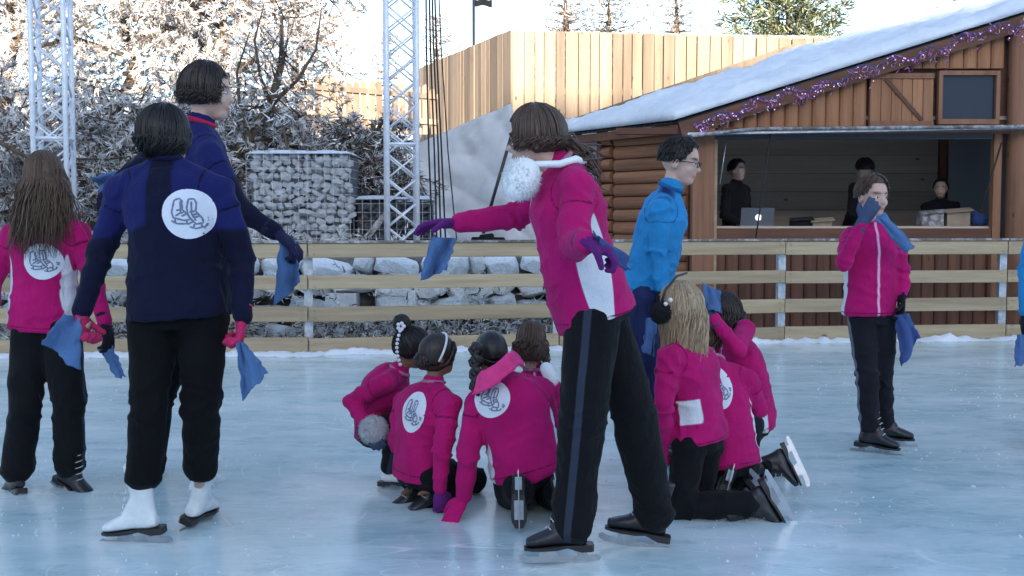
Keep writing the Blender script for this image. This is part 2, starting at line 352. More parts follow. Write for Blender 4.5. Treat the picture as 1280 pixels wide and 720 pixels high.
# snow scraped up against the foot of the fence
V = []; F = []; n = 420
for i in range(n):
    x = -7+14.6*i/(n-1); y = float(fy(x)); w = .10+.09*noise.noise(Vector((x*1.7, 0, 0)))+.05*noise.noise(Vector((x*7, 3, 0))); h = .03+.035*noise.noise(Vector((x*2.3, 9, 0)))+.03*noise.noise(Vector((x*11, 2, 1)))
    for k in range(7):
        t = k/6; V.append((x+.02*noise.noise(Vector((x*20, k, 0))), y-.03-w*1.6*(1-t), max(-.002, h*math.sin(math.pi*min(1, t*.75))*1.2+.012*noise.noise(Vector((x*24, k*3, 5))))))
F = [(i*7+k, (i+1)*7+k, (i+1)*7+k+1, i*7+k+1) for i in range(n-1) for k in range(6)]
link('snow_bank', mesh('snow_bank', V, [q[::1] for q in F], [M['snow']], smooth=True), None, kind='structure')
V = []; n = 400
for i in range(n):
    x = -8+16*i/(n-1); y = float(fy(x))+.14
    for k in range(6): V.append((x, y+k*.12, .0+.03*math.sin(k)+.05*abs(noise.noise(Vector((x*2.5, k*.8, 0))))+.03*noise.noise(Vector((x*9, k*2, 0)))))
link('snow_strip', mesh('snow_strip', V, [(i*6+k, (i+1)*6+k, (i+1)*6+k+1, i*6+k+1) for i in range(n-1) for k in range(5)], [M['snow']], smooth=True), None, kind='structure')

# crumbs of ice shaved up by the blades
V = []; F = []
for i in range(2600):
    y = RNG.uniform(3.2, 10); x = RNG.uniform(-.5, .5)*y*1.0+RNG.normal()*.1
    if noise.noise(Vector((x*1.3, y*1.3, 7))) < .02: continue
    s = RNG.uniform(.002, .007); b = len(V); V += [(x-s, y, 0), (x+s*.6, y-s, 0), (x+s*.5, y+s, 0), (x+RNG.normal()*s*.4, y, s*1.1)]; F += [(b, b+1, b+3), (b+1, b+2, b+3), (b+2, b, b+3)]
link('ice_crumbs', mesh('ice_crumbs', V, F, [M['snow']]), None, kind='stuff')
# ---- spikes (frosted twigs, leaves, needles) made in bulk
def spikes(P, D, L, r, col, ncol=None):
    """3-sided spikes at P along D; returns arrays for G"""
    P, D = np.asarray(P), np.asarray(D); N = len(P); D = D/np.linalg.norm(D, axis=1, keepdims=True)
    ref = np.where(abs(D[:, 2:3]) < .9, [[0, 0, 1.0]], [[1.0, 0, 0]]); u = np.cross(D, ref); u /= np.linalg.norm(u, axis=1, keepdims=True); v = np.cross(D, u)
    L = np.broadcast_to(L, N)[:, None]; r = np.broadcast_to(r, N)[:, None]
    mid = P+D*L*.5+v*L*.08
    V = np.stack([P+u*r*.5, P-u*r*.25+v*r*.43, P-u*r*.25-v*r*.43, mid+u*r, mid-u*r*.5+v*r*.87, mid-u*r*.5-v*r*.87, P+D*L], 1).reshape(-1, 3)
    b = np.arange(N)[:, None]*7
    q = [(0, 1, 4, 3), (1, 2, 5, 4), (2, 0, 3, 5)]; t = [(3, 4, 6), (4, 5, 6), (5, 3, 6)]
    F = np.concatenate([b+np.array(x) for x in q]).tolist()+np.concatenate([b+np.array(x) for x in t]).tolist()
    return V, F, np.repeat(col, 7, axis=0)
FROST = np.array([(.90, .90, .90), (.80, .78, .76), (.66, .57, .48), (.34, .22, .14), (.09, .065, .05), (.07, .075, .05)])
def pick(pal, w, N):
    c = np.asarray(pal)[RNG.choice(len(pal), N, p=np.array(w)/sum(w))]; return np.clip(c*RNG.uniform(.8, 1.15, (N, 1)), 0, 1)
def sprays(centers, n_per, spread, L, r, pal, w, droop=.2):
    """clumps of curved twigs with needles fanned along them"""
    P = []; D = []; LL = []; CC = []
    for c in centers:
        ax = RNG.normal(size=3); ax[2] = ax[2]*.6-droop; ax /= np.linalg.norm(ax)
        base = np.asarray(c)+RNG.normal(size=3)*spread; tone = RNG.uniform(.75, 1.12)
        k = n_per; t = np.linspace(0, 1, k)[:, None]
        pos = base+ax*t*L*2.4+RNG.normal(size=(k, 3))*L*.10+np.array([0, 0, -1])*t*t*L*.5
        dd = ax*1.0+RNG.normal(size=(k, 3))*.5; P.append(pos); D.append(dd); LL.append(L*RNG.uniform(.55, 1.2, k)); CC.append(pick(pal, w, k)*tone)
    P, D, LL, CC = map(np.concatenate, (P, D, LL, CC)); return needles(P, D, LL, r*RNG.uniform(.6, 1.3, len(P)), np.clip(CC, 0, 1))
def tree(name, label, base, h, cr, n, n_per, L, r, pal, w, group=None, lean=(0, 0), trunk_r=.12, holes=.35, squash=1.0, low=.12, limbs=9):
    t = thing(name, label, 'tree' if 'tree' in name else 'shrub', base, group); base = np.asarray(base, float)
    g = G(); top = base+V3(lean[0], lean[1], h*.93)
    pts = [lerp(base-V3(0, 0, .2), top, k/6)+V3(*(RNG.normal(size=2)*.06*h*.3), 0)*(k > 0) for k in range(7)]
    g.tube(pts, [trunk_r*(1-.85*k/6) for k in range(7)], 8)
    tips = []
    for k in range(limbs):
        q = low+(.92-low)*(k+.5)/limbs; a = k*2.4+RNG.uniform(-.4, .4); s = lerp(pts[0], pts[-1], q)
        R = cr*(.95-.55*abs(q-.35)); e = s+V3(math.cos(a)*R, math.sin(a)*R*squash, R*RNG.uniform(.1, .55)); m1 = lerp(s, e, .5)+RNG.normal(size=3)*R*.13
        g.tube([s, m1, e], [trunk_r*.45*(1-q*.5), trunk_r*.28, trunk_r*.07], 5); tips.append((s, m1, e))
        for j in range(4):
            s2 = lerp(m1, e, j/4); e2 = s2+RNG.normal(size=3)*R*.38; g.tube([s2, lerp(s2, e2, .5)+RNG.normal(size=3)*R*.05, e2], [trunk_r*.14, trunk_r*.09, .008], 4); tips.append((s2, s2, e2))
    emit('trunk', g, M['bark'], t, smooth=True)
    C = []
    while len(C) < n:
        if RNG.random() < .6:
            s, m1, e = tips[RNG.integers(len(tips))]; q = RNG.random(); p = lerp(s, e, q**.6)+RNG.normal(size=3)*cr*.17
        else:
            u = RNG.normal(size=3); u /= np.linalg.norm(u); p = base+V3(lean[0]*.5, lean[1]*.5, h*(low+(1-low)/2))+u*V3(cr, cr*squash, h*(1-low)*.5)*RNG.random()**.4
        if p[2] < base[2]-.1: continue
        if noise.noise(Vector(p*(2.2/cr+.5))) < -holes*.5: continue
        C.append(p)
    V, F, c = sprays(C, n_per, L*.5, L, r, pal, w)
    g = G(); g.add(V, F, c); emit('crown', g, M['foliage'], t); return t

def needles(P, D, L, r, col):
    """cheap three-faced needles"""
    P, D = np.asarray(P), np.asarray(D); N = len(P); D = D/np.linalg.norm(D, axis=1, keepdims=True)
    ref = np.where(abs(D[:, 2:3]) < .9, [[0, 0, 1.0]], [[1.0, 0, 0]]); u = np.cross(D, ref); u /= np.linalg.norm(u, axis=1, keepdims=True); v = np.cross(D, u)
    L = np.broadcast_to(L, N)[:, None]; r = np.broadcast_to(r, N)[:, None]
    V = np.stack([P+u*r, P-u*r*.5+v*r*.87, P-u*r*.5-v*r*.87, P+D*L], 1).reshape(-1, 3); b = np.arange(N)[:, None]*4
    return V, np.concatenate([b+np.array(x) for x in ((0, 1, 3), (1, 2, 3), (2, 0, 3))]).tolist(), np.repeat(col, 4, axis=0)
# ---- trees and shrubs on the bank, left
def gz(x, y): return float(bank(np.array([x]), np.array([y]))[0])
WARM = [6, 3, 4, 2.2, 1.2, .3]; COLD = [5, 4, 1.5, 1, 2.4, 1]; DARK = [1.6, 2, .8, .8, 3.5, 2]
def frost(px, y, h, cr, n, lab, w, nm='frosted_tree', grp=None, z=None, **k):
    n = int(n*.92)
    x = (px-640)/F_PX*y*1.003; return tree(nm, lab, (x, y, gz(x, y) if z is None else z), h, cr, n, k.pop('n_per', 38), k.pop('L', .115), k.pop('r', .0088), FROST, w, group=grp, limbs=k.pop('limbs', 14), **k)
frost(20, 17.5, 5.2, 1.7, 900, 'frosted tree at the far left edge behind the left lattice tower', WARM)
frost(160, 18.5, 5.6, 1.9, 1250, 'big frost-covered tree right of the left lattice tower, behind the two women', WARM)
frost(285, 17.6, 4.6, 1.45, 1000, 'white frosted tree above the head of the woman looking right', WARM)
frost(375, 20.6, 4.9, 1.15, 520, 'rusty brown and white tree against the sky left of the picket fence', [3, 2, 4, 4, 1.5, .2])
frost(-60, 14.6, 1.7, 1.3, 520, 'frosted shrub cut by the left edge of the picture', COLD, 'frosted_shrub')
frost(110, 14.3, 1.5, 1.35, 800, 'low grey frosted shrub behind the girl with long brown hair', COLD, 'frosted_shrub')
frost(235, 14.4, 1.6, 1.25, 760, 'frosted shrub behind the woman in navy with the white badge', COLD, 'frosted_shrub')
frost(345, 14.8, 1.5, .75, 330, 'sparse frosted shrub just above the wire cage of stones', [5, 4, 2, 1.5, 2, 1], 'frosted_shrub', low=.3)
frost(420, 15.2, .95, .75, 380, 'snow-dusted evergreen shrub below the picket fence', [4, 4, .6, .6, 3.5, 2.5], 'frosted_shrub', L=.13)
frost(470, 14.4, 1.5, .55, 330, 'dark green shrub beside the right lattice tower', DARK, 'dark_shrub', L=.13)
# thick bare limb leaning right above the stone cage
b0 = W(262, 250, 14.0)
g = G(); t = thing('bare_tree', 'bare dark tree with one thick limb leaning right beside the woman looking right', 'tree', (b0[0], 14.0, 1.0))
A = [W(262, 262, 14), W(285, 205, 14), W(312, 170, 14), W(338, 132, 14.1), W(352, 80, 14.2), W(352, 20, 14.3)]
g.tube(A, [.09, .085, .075, .06, .04, .02], 8)
for s, pts in ((2, [(330, 210), (338, 235), (325, 280)]), (3, [(352, 150), (360, 190), (352, 250)]), (1, [(300, 225), (322, 215), (352, 208)]), (3, [(372, 100), (395, 62), (402, 10)]), (2, [(300, 140), (296, 90), (312, 40)]), (3, [(325, 95), (318, 50), (330, 5)])):
    g.tube([A[s]]+[W(x, y, 13.9) for x, y in pts], [.035, .022, .016, .008], 5)
for k in range(60):
    q = A[RNG.integers(1, 6)]+RNG.normal(size=3)*.1; e = q+RNG.normal(size=3)*.33; g.tube([q, lerp(q, e, .5)+RNG.normal(size=3)*.05, e], [.012, .008, .004], 3)
emit('trunk', g, M['bark'], t, smooth=True)
C = [A[i % 6]+RNG.normal(size=3)*V3(.42, .3, .42) for i in range(150)]
V, F, c = sprays(C, 7, .06, .13, .012, FROST, [6, 4, 1, 1, 1, 0]); g = G(); g.add(V, F, c); emit('crown', g, M['foliage'], t)
# pale cut branch poking in from the left
g = G(); g.tube([W(-40, 170, 12.6), W(0, 178, 12.6), W(38, 199, 12.5)], [.035, .03, .022], 7); g.tube([W(5, 180, 12.6), W(25, 210, 12.6)], [.012, .006], 5)
emit('cut_branch', g, M['bark'], None, smooth=True, base=W(-40, 170, 12.6), label='cut branch poking in from the left edge above the long-haired girl', category='branch')

# ground cover along the foot of the rocks
C = [];
for i in range(1500):
    x = RNG.uniform(-6.2, 1.2); C.append((x, float(fy(x))+RNG.uniform(.30, .62), RNG.uniform(0, .20)*(1 if RNG.random() < .8 else 3.5)))
V, F, c = sprays(C, 8, .03, .09, .009, FROST, COLD, droop=-.3); g = G(); g.add(V, F, c); emit('frosted_grass', g, M['foliage'], kind='stuff')
C = [(RNG.uniform(-6, -1.2), RNG.uniform(12.1, 12.75), RNG.uniform(.82, 1.05)) for i in range(260)]
V, F, c = sprays(C, 8, .05, .11, .01, FROST, COLD, droop=-.4); g = G(); g.add(V, F, c); emit('frosted_ground_cover', g, M['foliage'], kind='stuff')

# ---- dry stone retaining wall of boulders
def rock_mesh(name, sx, sy, sz, seed, sub=2):
    import bmesh
    bm = bmesh.new(); bmesh.ops.create_icosphere(bm, subdivisions=sub, radius=1)
    for v in bm.verts:
        p = v.co; q = 1+.16*noise.noise(p*1.3+Vector((seed*7, 0, 0)))+.06*noise.noise(p*3.3+Vector((seed, 5, 0)))
        for ax, e in ((0, .80), (1, .8), (2, .62)): v.co[ax] = math.copysign(min(abs(v.co[ax]*q), e+.13*noise.noise(p*1.6+Vector((seed, ax, 0)))), v.co[ax])
        v.co.x *= sx/.8; v.co.y *= sy/.8; v.co.z *= sz/.62
    me = bpy.data.meshes.new(name); bm.to_mesh(me); bm.free(); me.polygons.foreach_set('use_smooth', [False]*len(me.polygons)); return me
wall = thing('rock_wall', 'low retaining wall of pale rounded rocks with snow behind the rink fence', 'wall', (-2, 11.9, 0))
protos = []
for s in range(6):
    me = rock_mesh('rock', 1, 1, 1, s+1); me.materials.append(M['rock']); protos.append(me)
def wy(x): return float(fy(x))+.72
for row, (z, hgt) in enumerate(((.12, .13), (.36, .14), (.60, .13), (.80, .11))):
    x = -6.4
    while x < .95:
        w = random.choice((.07, .10, .14, .17, .2, .23))*random.uniform(.9, 1.1)
        if row == 1 and -1.95 < x < -1.5: x += .38; continue
        o = link('rock', protos[random.randrange(6)], wall); o.location = (x+w+2, wy(x)+random.uniform(-.04, .05)-11.9, z+random.uniform(-.045, .035)); o.scale = (w, .2, hgt*random.uniform(.6, 1.05)); o.rotation_euler = (random.uniform(-.25, .25), random.uniform(-.3, .3), random.uniform(-.5, .5)); x += 2*w+random.uniform(.0, .05)
g = G(); g.box((-1.74+.03, wy(-1.7), .42), (.155, .15, .115)); o = emit('block', g, M['rock'], wall)
V = []; xs = np.linspace(-6.6, 1.2, 120)
for x in xs:
    y = wy(x)
    for (dy, z) in ((.12, 0), (.14, .84+.04*noise.noise(Vector((x*3, 0, 0)))), (.35, .93+.03*noise.noise(Vector((x*3, 4, 0)))), (1.5, 1.0)): V.append((x, y+dy, z))
link('earth_terrace', mesh('earth_terrace', V, [(i*4+k, (i+1)*4+k, (i+1)*4+k+1, i*4+k+1) for i in range(119) for k in range(3)], [M['earth']], smooth=True), None, kind='structure')

# ---- wire cages filled with stones
def gabion(label, x0, x1, z0, z1, y, m, sx, pitch, mstone):
    t = thing('stone_cage', label, 'gabion', ((x0+x1)/2, y, z0)); cx = (x0+x1)/2
    ms = [rock_mesh('stone', 1, 1, 1, 20+i, 1) for i in range(5)]
    for q in ms: q.materials.append(M[mstone])
    z = z0+.05; k = 0
    while z < z1-.02:
        x = x0+.02+random.uniform(0, .06)
        while x < x1-.04:
            w = random.uniform(.028, .07)*sx; o = link('stone', ms[random.randrange(5)], t); k += 1
            o.location = (x+w-cx, random.uniform(-.02, .04), z-z0+random.uniform(-.022, .022)); o.scale = (w, random.uniform(.05, .09), random.uniform(.026, .052)*sx); o.rotation_euler = (random.uniform(-.5, .5), random.uniform(-.7, .7), random.uniform(-.8, .8)); x += 1.9*w+random.uniform(0, .012)
        z += pitch*random.uniform(.9, 1.1)
    g = G(); g.box((cx, y+.45, (z0+z1)/2), ((x1-x0)/2-.03, .42, (z1-z0)/2-.03)); emit('rubble_core', g, M['dark_stone'], t)
    g = G(); yf = y-.095
    for i in range(int((x1-x0)/.1)+2):
        x = min(x0+i*.1, x1); g.tube([(x, yf, z0), (x, yf, z1), (x, y+.85, z1+.01)], .0022, 4)
    for i in range(int((z1-z0)/.1)+2):
        z = min(z0+i*.1, z1); g.tube([(x0, y+.85, z), (x0, yf-.004, z), (x1, yf-.004, z), (x1, y+.85, z)], .0022, 4)
    emit('wire_mesh', g, M['alu'], t)
    V = []; nx, ny = 40, 12                                      # snow on top
    for j in range(ny):
        for i in range(nx):
            x = lerp(x0, x1, i/(nx-1)); yy = lerp(y-.1, y+.9, j/(ny-1)); e = min(1, min(i, nx-1-i, j, ny-1-j)/2); V.append((x-cx, yy-y, z1-z0+.005+e*(.035+.02*noise.noise(Vector((x*5, yy*5, 0))))))
    link('snow_cap', mesh('snow_cap', V, [(j*nx+i, j*nx+i+1, (j+1)*nx+i+1, (j+1)*nx+i) for j in range(ny-1) for i in range(nx-1)], [M['snow']], smooth=True), t)
gabion('tall wire cage of pale frosted stones left of the right lattice tower', -3.05, -1.86, .95, 2.02, 13.0, 1, 1.0, .083, 'stone')
gabion('lower dark wire cage of stones right of the tall pale one', -1.84, -.95, .95, 1.50, 13.15, 1, .8, .07, 'dark_stone')
# old prop board leaning against the dark cage
g = G(); a, b = W(456, 300, 12.7), W(482, 268, 12.8); d = nrm(b-a); a = a-d*.35; g.box((a+b)/2, (np.linalg.norm(b-a)/2, .02, .035), np.array([d, V3(0, 1, 0), np.cross(d, (0, 1, 0))]))
emit('prop_board', g, M['grey_wood'], None, base=(a+b)/2, label='grey board leaning at a slant in front of the dark stone cage', category='board')

# ---- lattice towers
def truss(label, px, w_, y, h):
    xc = (px-640)/F_PX*y*1.003; t = thing('lattice_tower', label, 'truss tower', (xc, y, 0), 'aluminium lattice towers')
    s = w_/2; cs = [(-s, -s), (s, -s), (s, s), (-s, s)]; th = .16; R = lambda p: (xc+p[0]*math.cos(th)-p[1]*math.sin(th), y+p[0]*math.sin(th)+p[1]*math.cos(th))
    for c in cs:
        g = G(); x, yy = R(c); g.tube([(x, yy, .02), (x, yy, h)], .027, 10); emit('chord', g, M['alu'], t, smooth=True)
    for i in range(4):
        a, b = R(cs[i]), R(cs[(i+1) % 4]); g = G(); z = .1; k = 0; st = .27
        while z < h-st:
            g.tube([(*a, z), (*b, z+st)] if k % 2 == 0 else [(*b, z), (*a, z+st)], .011, 6)
            if i % 2 == 0: g.tube([(*b, z), (*a, z+st)] if k % 2 == 0 else [(*a, z), (*b, z+st)], .011, 6)
            z += st; k += 1
        for z in (.08, 2.1, 4.1): g.tube([(*a, z), (*b, z)], .02, 6)
        emit('lacing', g, M['alu'], t, smooth=True)
    g = G(); g.box((xc, y, .012), (.3, .3, .012)); emit('base_plate', g, M['steel'], t)
truss('left lattice tower of white aluminium behind the long-haired girl', 72, .32, 11.7, 5.2)
truss('right lattice tower of aluminium beside the hanging black ropes', 503, .33, 12.6, 5.4)
for i, (x0, x1, x2) in enumerate(((532, 536, 541), (535, 543, 546), (538, 548, 551), (541, 552, 557), (545, 560, 571))):
    g = G(); y = 12.5+i*.03; g.tube([W(x0, -90, y), W((x0+x1)/2-1, 60, y), W(x1, 190, y), W(x2, 302, y), W(x2+3, 330, y)], .011 if i < 4 else .008, 6)
    lab = ['leftmost of the hanging black ropes beside the right lattice tower', 'second hanging black rope from the left lattice tower side', 'middle one of five hanging black ropes', 'thick hanging black rope fourth from the tower', 'thin loose black rope swinging furthest right of the bunch'][i]
    emit('rope', g, M['rope'], None, smooth=True, base=W(x2, 330, y), label=lab, category='rope', group='black ropes hanging by the tower')

# ---- tall plank screen (two faces) and tarpaulin
scr = thing('plank_screen', 'tall new-wood plank screen with a corner, rising behind the hut roof', 'wall', (0, 17, 0))
def plank(x0, y0, x1, y1, zb, zt, gap=.012):
    a, b = V3(x0, y0, 0), V3(x1, y1, 0); d = nrm(b-a); L = np.linalg.norm(b-a)-gap; hh = (zt-zb)/2; n = V3(d[1], -d[0], 0)
    g = G(); V = []
    for z in (-hh, hh):
        for u, v in ((-L/2, .012), (-L/2, -.008), (-L/2+.005, -.012), (L/2-.005, -.012), (L/2, -.008), (L/2, .012)): V.append((u, v, z))
    g.add(V, [tuple(range(5, -1, -1)), tuple(range(6, 12))]+[(j, (j+1) % 6, 6+(j+1) % 6, 6+j) for j in range(6)])
    o = emit('plank', g, M['plank'], None); o.parent = scr
    off = n*random.uniform(0, .008); c = (a+b)/2+off; o.location = (c[0], c[1]-17, (zb+zt)/2); o.rotation_euler = (0, random.uniform(-.003, .003), math.atan2(d[1], d[0]))
z_at = lambda py, y: W(640, py, y)[2]
cx0, cy0 = W(640, 38, 17)[0], 17.0
x = 0.0; i = 0
while x < 9:
    w = random.choice((.14, .16, .18, .2)); y = 17+x*.10; zt = z_at(38, 17)+random.uniform(-.006, .006)-x*.01
    plank(x, y, x+w, 17+(x+w)*.10, 1.6, zt); x += w
L = 0
while L < 5.6:
    w = random.choice((.19, .2, .22)); d = V3(-.335, .942, 0); a, b = d*L, d*(L+w)
    t = (L+w/2)/5.3; plank(b[0], 17+b[1], a[0], 17+a[1], z_at(142, 17)+t*(z_at(179, 22)-z_at(142, 17)), z_at(37, 17)+t*(z_at(85, 22)-z_at(37, 17))+random.uniform(-.006, .006)); L += w
g = G(); R = np.array([nrm((1, .1, 0)), nrm((-.1, 1, 0)), V3(0, 0, 1)]); g.box(R[0]*4.5+V3(0, 17.055, 2.9), (4.45, .004, 1.2), R)
g2 = nrm(V3(-.335, .942, 0)); R = np.array([g2, nrm(np.cross(g2, (0, 0, 1))), V3(0, 0, 1)]); g.box(g2*2.8+V3(.05, 17.03, 3.33), (2.7, .004, .62), R); emit('gap_backing', g, M['grey_wood'], scr)  # dark sheet added behind both faces to keep sky light out of the gaps
for zz in (3.2, 2.0):
    g = G(); g.box((4.5, 17.5, zz), (4.4, .03, .05), np.array([nrm((1, .1, 0)), nrm((-.1, 1, 0)), V3(0, 0, 1)])); emit('batten', g, M['plank'], scr)
a, b = W(705, 160, 15.6), W(1010, 57, 15.9); g = G(); d = nrm(b-a); R = np.array([d, nrm(np.cross((0, 0, 1), d)), np.cross(d, nrm(np.cross((0, 0, 1), d)))])
g.box((a+b)/2, (np.linalg.norm(b-a)/2, .03, .085), R); emit('trim_board', g, M['plank'], scr)
g = G(); g.box((a+b)/2-R[2]*.105-V3(0, .02, 0), (np.linalg.norm(b-a)/2, .05, .018), R); emit('dark_batten', g, M['black_metal'], scr)
# tarpaulin hanging below the left face, with soft folds
nx, ny = 70, 46; V = []
for j in range(ny):
    for i in range(nx):
        s, t = i/(nx-1), j/(ny-1)
        px = lerp(518, 745, s); top = lerp(183, 128, min(1, s/.55)) if s < .55 else 150; y = lerp(16.3, 14.9, s)+1.2*max(0, .5-s)
        tp = W(px, top, y+.4); bt = W(px+8, 318, y-.3); p = lerp(tp, bt, t)
        fold = .16*math.sin(s*9+t*5)*math.sin(t*3.1+.3)+.10*abs(math.sin(s*14-t*9+1.3*math.sin(t*4)))+.07*noise.noise(Vector((s*9, t*7, 0)))+.03*noise.noise(Vector((s*25, t*22, 3)))
        V.append((p[0], p[1]-fold, p[2]))
me = mesh('tarpaulin', V, [(j*nx+i, j*nx+i+1, (j+1)*nx+i+1, (j+1)*nx+i) for j in range(ny-1) for i in range(nx-1)], [M['tarp']], smooth=True)
o = link('tarpaulin', me, None, label='crumpled pale grey tarpaulin hanging under the plank screen', category='tarpaulin'); q = o.modifiers.new('s', 'SOLIDIFY'); q.thickness = .01
g = G(); g.tube([W(604, 292, 14.0), W(620, 235, 14.0), W(642, 160, 14.0)], .021, 8); emit('black_pole', g, M['black_metal'], None, smooth=True, base=W(604, 292, 14), label='black pole leaning in front of the grey tarpaulin', category='pole')
g = G(); g.caps(W(592, 299, 13.4), .03, W(628, 300, 13.4), .035); g.caps(W(602, 296, 13.4), .03, W(614, 295, 13.5), .035); emit('dark_bundle', g, M['black_cloth'], None, smooth=True, base=W(600, 297, 13.4), label='small dark bundle at the foot of the tarpaulin behind the top rail', category='bundle')

# ---- picket fence on the bank
t = thing('picket_fence', 'sunlit wooden picket fence on the bank against the sky', 'fence', W(440, 160, 19.5))
for i in range(17):
    x = 388+i*9.6; y = 19.5; z0, z1 = W(x, 168, y), W(x, 97+i*.9+random.uniform(-2, 3), y); g = G(); w = .052
    g.box((0, 0, 0), (w, .011, (z1[2]-z0[2])/2)); g.add([(-w, -.011, (z1[2]-z0[2])/2+.001), (w, -.011, (z1[2]-z0[2])/2+.001), (w, .011, (z1[2]-z0[2])/2+.001), (-w, .011, (z1[2]-z0[2])/2+.001), (0, 0, (z1[2]-z0[2])/2+.05)], [(0, 1, 4), (1, 2, 4), (2, 3, 4), (3, 0, 4)])
    o = emit('picket', g, M['plank'], None); o.parent = t; o.location = (z0+z1)/2-org(t); o.rotation_euler = (0, random.uniform(-.05, .05), 0)
for py in (108, 140):
    g = G(); a, b = W(384, py, 19.45), W(548, py+13, 19.45); g.box((a+b)/2, (np.linalg.norm(b-a)/2, .015, .045), np.array([nrm(b-a), V3(0, 1, 0), np.cross(nrm(b-a), (0, 1, 0))])); emit('rail', g, M['plank'], t)

# ---- flagpole
t = thing('flagpole', 'thin pole with a small dark flag above the plank screen', 'flagpole', W(592, 60, 24)-V3(0, 0, 3))
g = G(); g.tube([W(592, 60, 24)-V3(0, 0, 4), W(592, -6, 24)], .03, 8); emit('pole', g, M['black_metal'], t, smooth=True)
V = []
for j in range(6):
    for i in range(14): p = W(593+i*1.7, -2+j*1.8+1.5*math.sin(i*.7)+i*.1, 24); V.append((p[0], p[1]+.06*math.sin(i*.9+j*.3), p[2]))
me = mesh('flag', np.array(V)-org(t), [(j*14+i, j*14+i+1, (j+1)*14+i+1, (j+1)*14+i) for j in range(5) for i in range(13)], [M['black_cloth']]); link('flag', me, t)

# ---- conifers beyond the screen
def conifer(label, px, ytop, y, h, wid, n, pal, w, L=.2, r=.016, nm='conifer_tree', lean=0):
    top = W(px, ytop, y); base = top-V3(lean, 0, h); t = thing(nm, label, 'tree', base); g = G()
    g.tube([base, lerp(base, top, .5)+V3(.03, 0, 0), top], [.12, .07, .012], 7); C = []; D = []
    k = int(h/.16)
    for i in range(k):
        q = (i+.5)/k; z = lerp(base, top, q)
        for j in range(6):
            a = j*1.05+i*.7+RNG.uniform(-.3, .3); R = wid*(1-q)**.42*RNG.uniform(.7, 1.15)+.04; e = z+V3(math.cos(a)*R, math.sin(a)*R, R*.28); g.tube([z, lerp(z, e, .55)-V3(0, 0, R*.08), e], [.02*(1-q)+.006, .012*(1-q)+.004, .003], 4); m_ = max(3, int(n*R/wid/6))
            for s in np.linspace(.15, 1, m_): C.append(lerp(z, e, s)+RNG.normal(size=3)*.03*R); D.append((e-z)/R*.8+RNG.normal(size=3)*.6+V3(0, 0, .1))
    emit('trunk', g, M['bark'], t, smooth=True); C = np.array(C); D = np.array(D); C = np.repeat(C, 5, 0)+RNG.normal(size=(len(C)*5, 3))*.04; D = np.repeat(D, 5, 0)+RNG.normal(size=(len(D)*5, 3))*.45
    V, F, c = spikes(C, D, L*RNG.uniform(.6, 1.2, len(C)), r, pick(pal, w, len(C))); g = G(); g.add(V, F, c); emit('crown', g, M['foliage'], t)
GREEN = [(.10, .13, .05), (.16, .17, .07), (.055, .075, .03), (.40, .36, .22), (.65, .64, .60)]
conifer('bushy green pine above the plank screen, right of centre', 985, -45, 22, 3.1, 1.75, 130, GREEN, [5, 3, 4, 2, .8], L=.17)
conifer('frosted brownish conifer with a broad top above the plank screen', 760, -8, 23, 2.0, 1.25, 42, FROST, [1, 1.5, 3, 5, 3, 3], L=.15, r=.011)
conifer('slim frosted conifer left of the broad frosted one', 706, -18, 23.5, 1.7, .8, 34, FROST, [1, 1.5, 3, 5, 3, 3], L=.14, r=.009)
conifer('thin bare-looking conifer between the broad frosted one and the green pine', 845, -5, 24, 1.7, .7, 26, FROST, [1, 1.5, 3, 5, 3, 3], L=.14, r=.009)
conifer('dark conifer tip showing over the snowy roof top right', 1212, -22, 24, 2.0, .8, 30, GREEN, [3, 2, 4, 2, 2], L=.13, r=.012)
conifer('faint frosted conifer behind the left end of the plank screen', 545, 20, 30, 3.2, .9, 24, FROST, [2, 2, 3, 4, 2, 2], L=.14, r=.011)
conifer('frosted conifer behind the picket fence near the right tower', 482, 42, 27, 3.0, .7, 24, FROST, [2, 2, 3, 4, 2, 2], L=.14, r=.011)

# ================================================================ LOG HUT
hut = thing('log_hut', 'brown log hut with snowy roof and an open serving hatch', 'hut', (4, 14, 0))
HY = 13.0                                                     # front plane
def XZ(px, py, y=HY): p = W(px, py, y); return p[0], p[2]
RA, RB = V3(2.0, 13.0, 2.42), V3(.79, 14.8, 2.42); RC = V3(7.24, 13.0, 4.04); RD = RB+(RC-RA)
slope = (RC[2]-RA[2])/(RC[0]-RA[0])
zr = lambda x: RA[2]+(x-RA[0])*slope
# roof sheet + snow, left slope
def slab(name, A_, B_, C_, D_, th, z0, m, nx, ny, fn, par):
    V = []; F = []
    for lay in (0, 1):
        for j in range(ny):
            for i in range(nx):
                u, v = i/(nx-1), j/(ny-1); p = lerp(lerp(A_, C_, u), lerp(B_, D_, u), v)
                V.append(p+V3(0, 0, z0+(fn(p, u, v) if lay else 0)))
    n_ = nx*ny
    for j in range(ny-1):
        for i in range(nx-1): q = (j*nx+i, j*nx+i+1, (j+1)*nx+i+1, (j+1)*nx+i); F += [tuple(k+n_ for k in q), q[::-1]]
    for i in range(nx-1): F += [(i, i+1, n_+i+1, n_+i), ((ny-1)*nx+i+1, (ny-1)*nx+i, n_+(ny-1)*nx+i, n_+(ny-1)*nx+i+1)]
    for j in range(ny-1): F += [((j+1)*nx, j*nx, n_+j*nx, n_+(j+1)*nx), (j*nx+nx-1, (j+1)*nx+nx-1, n_+(j+1)*nx+nx-1, n_+j*nx+nx-1)]
    return link(name, mesh(name, np.array(V)-org(par), F, [m], smooth=True), par)
ex = nrm(RA-RC)*.0
roof = slab('roof', RA-V3(.1, .12, .03), RB-V3(.1, 0, .03), RC-V3(0, .12, 0), RD, .03, -.03, M['black_metal'], 2, 90, lambda p, u, v: .03+.014*math.sin(v*150), hut)
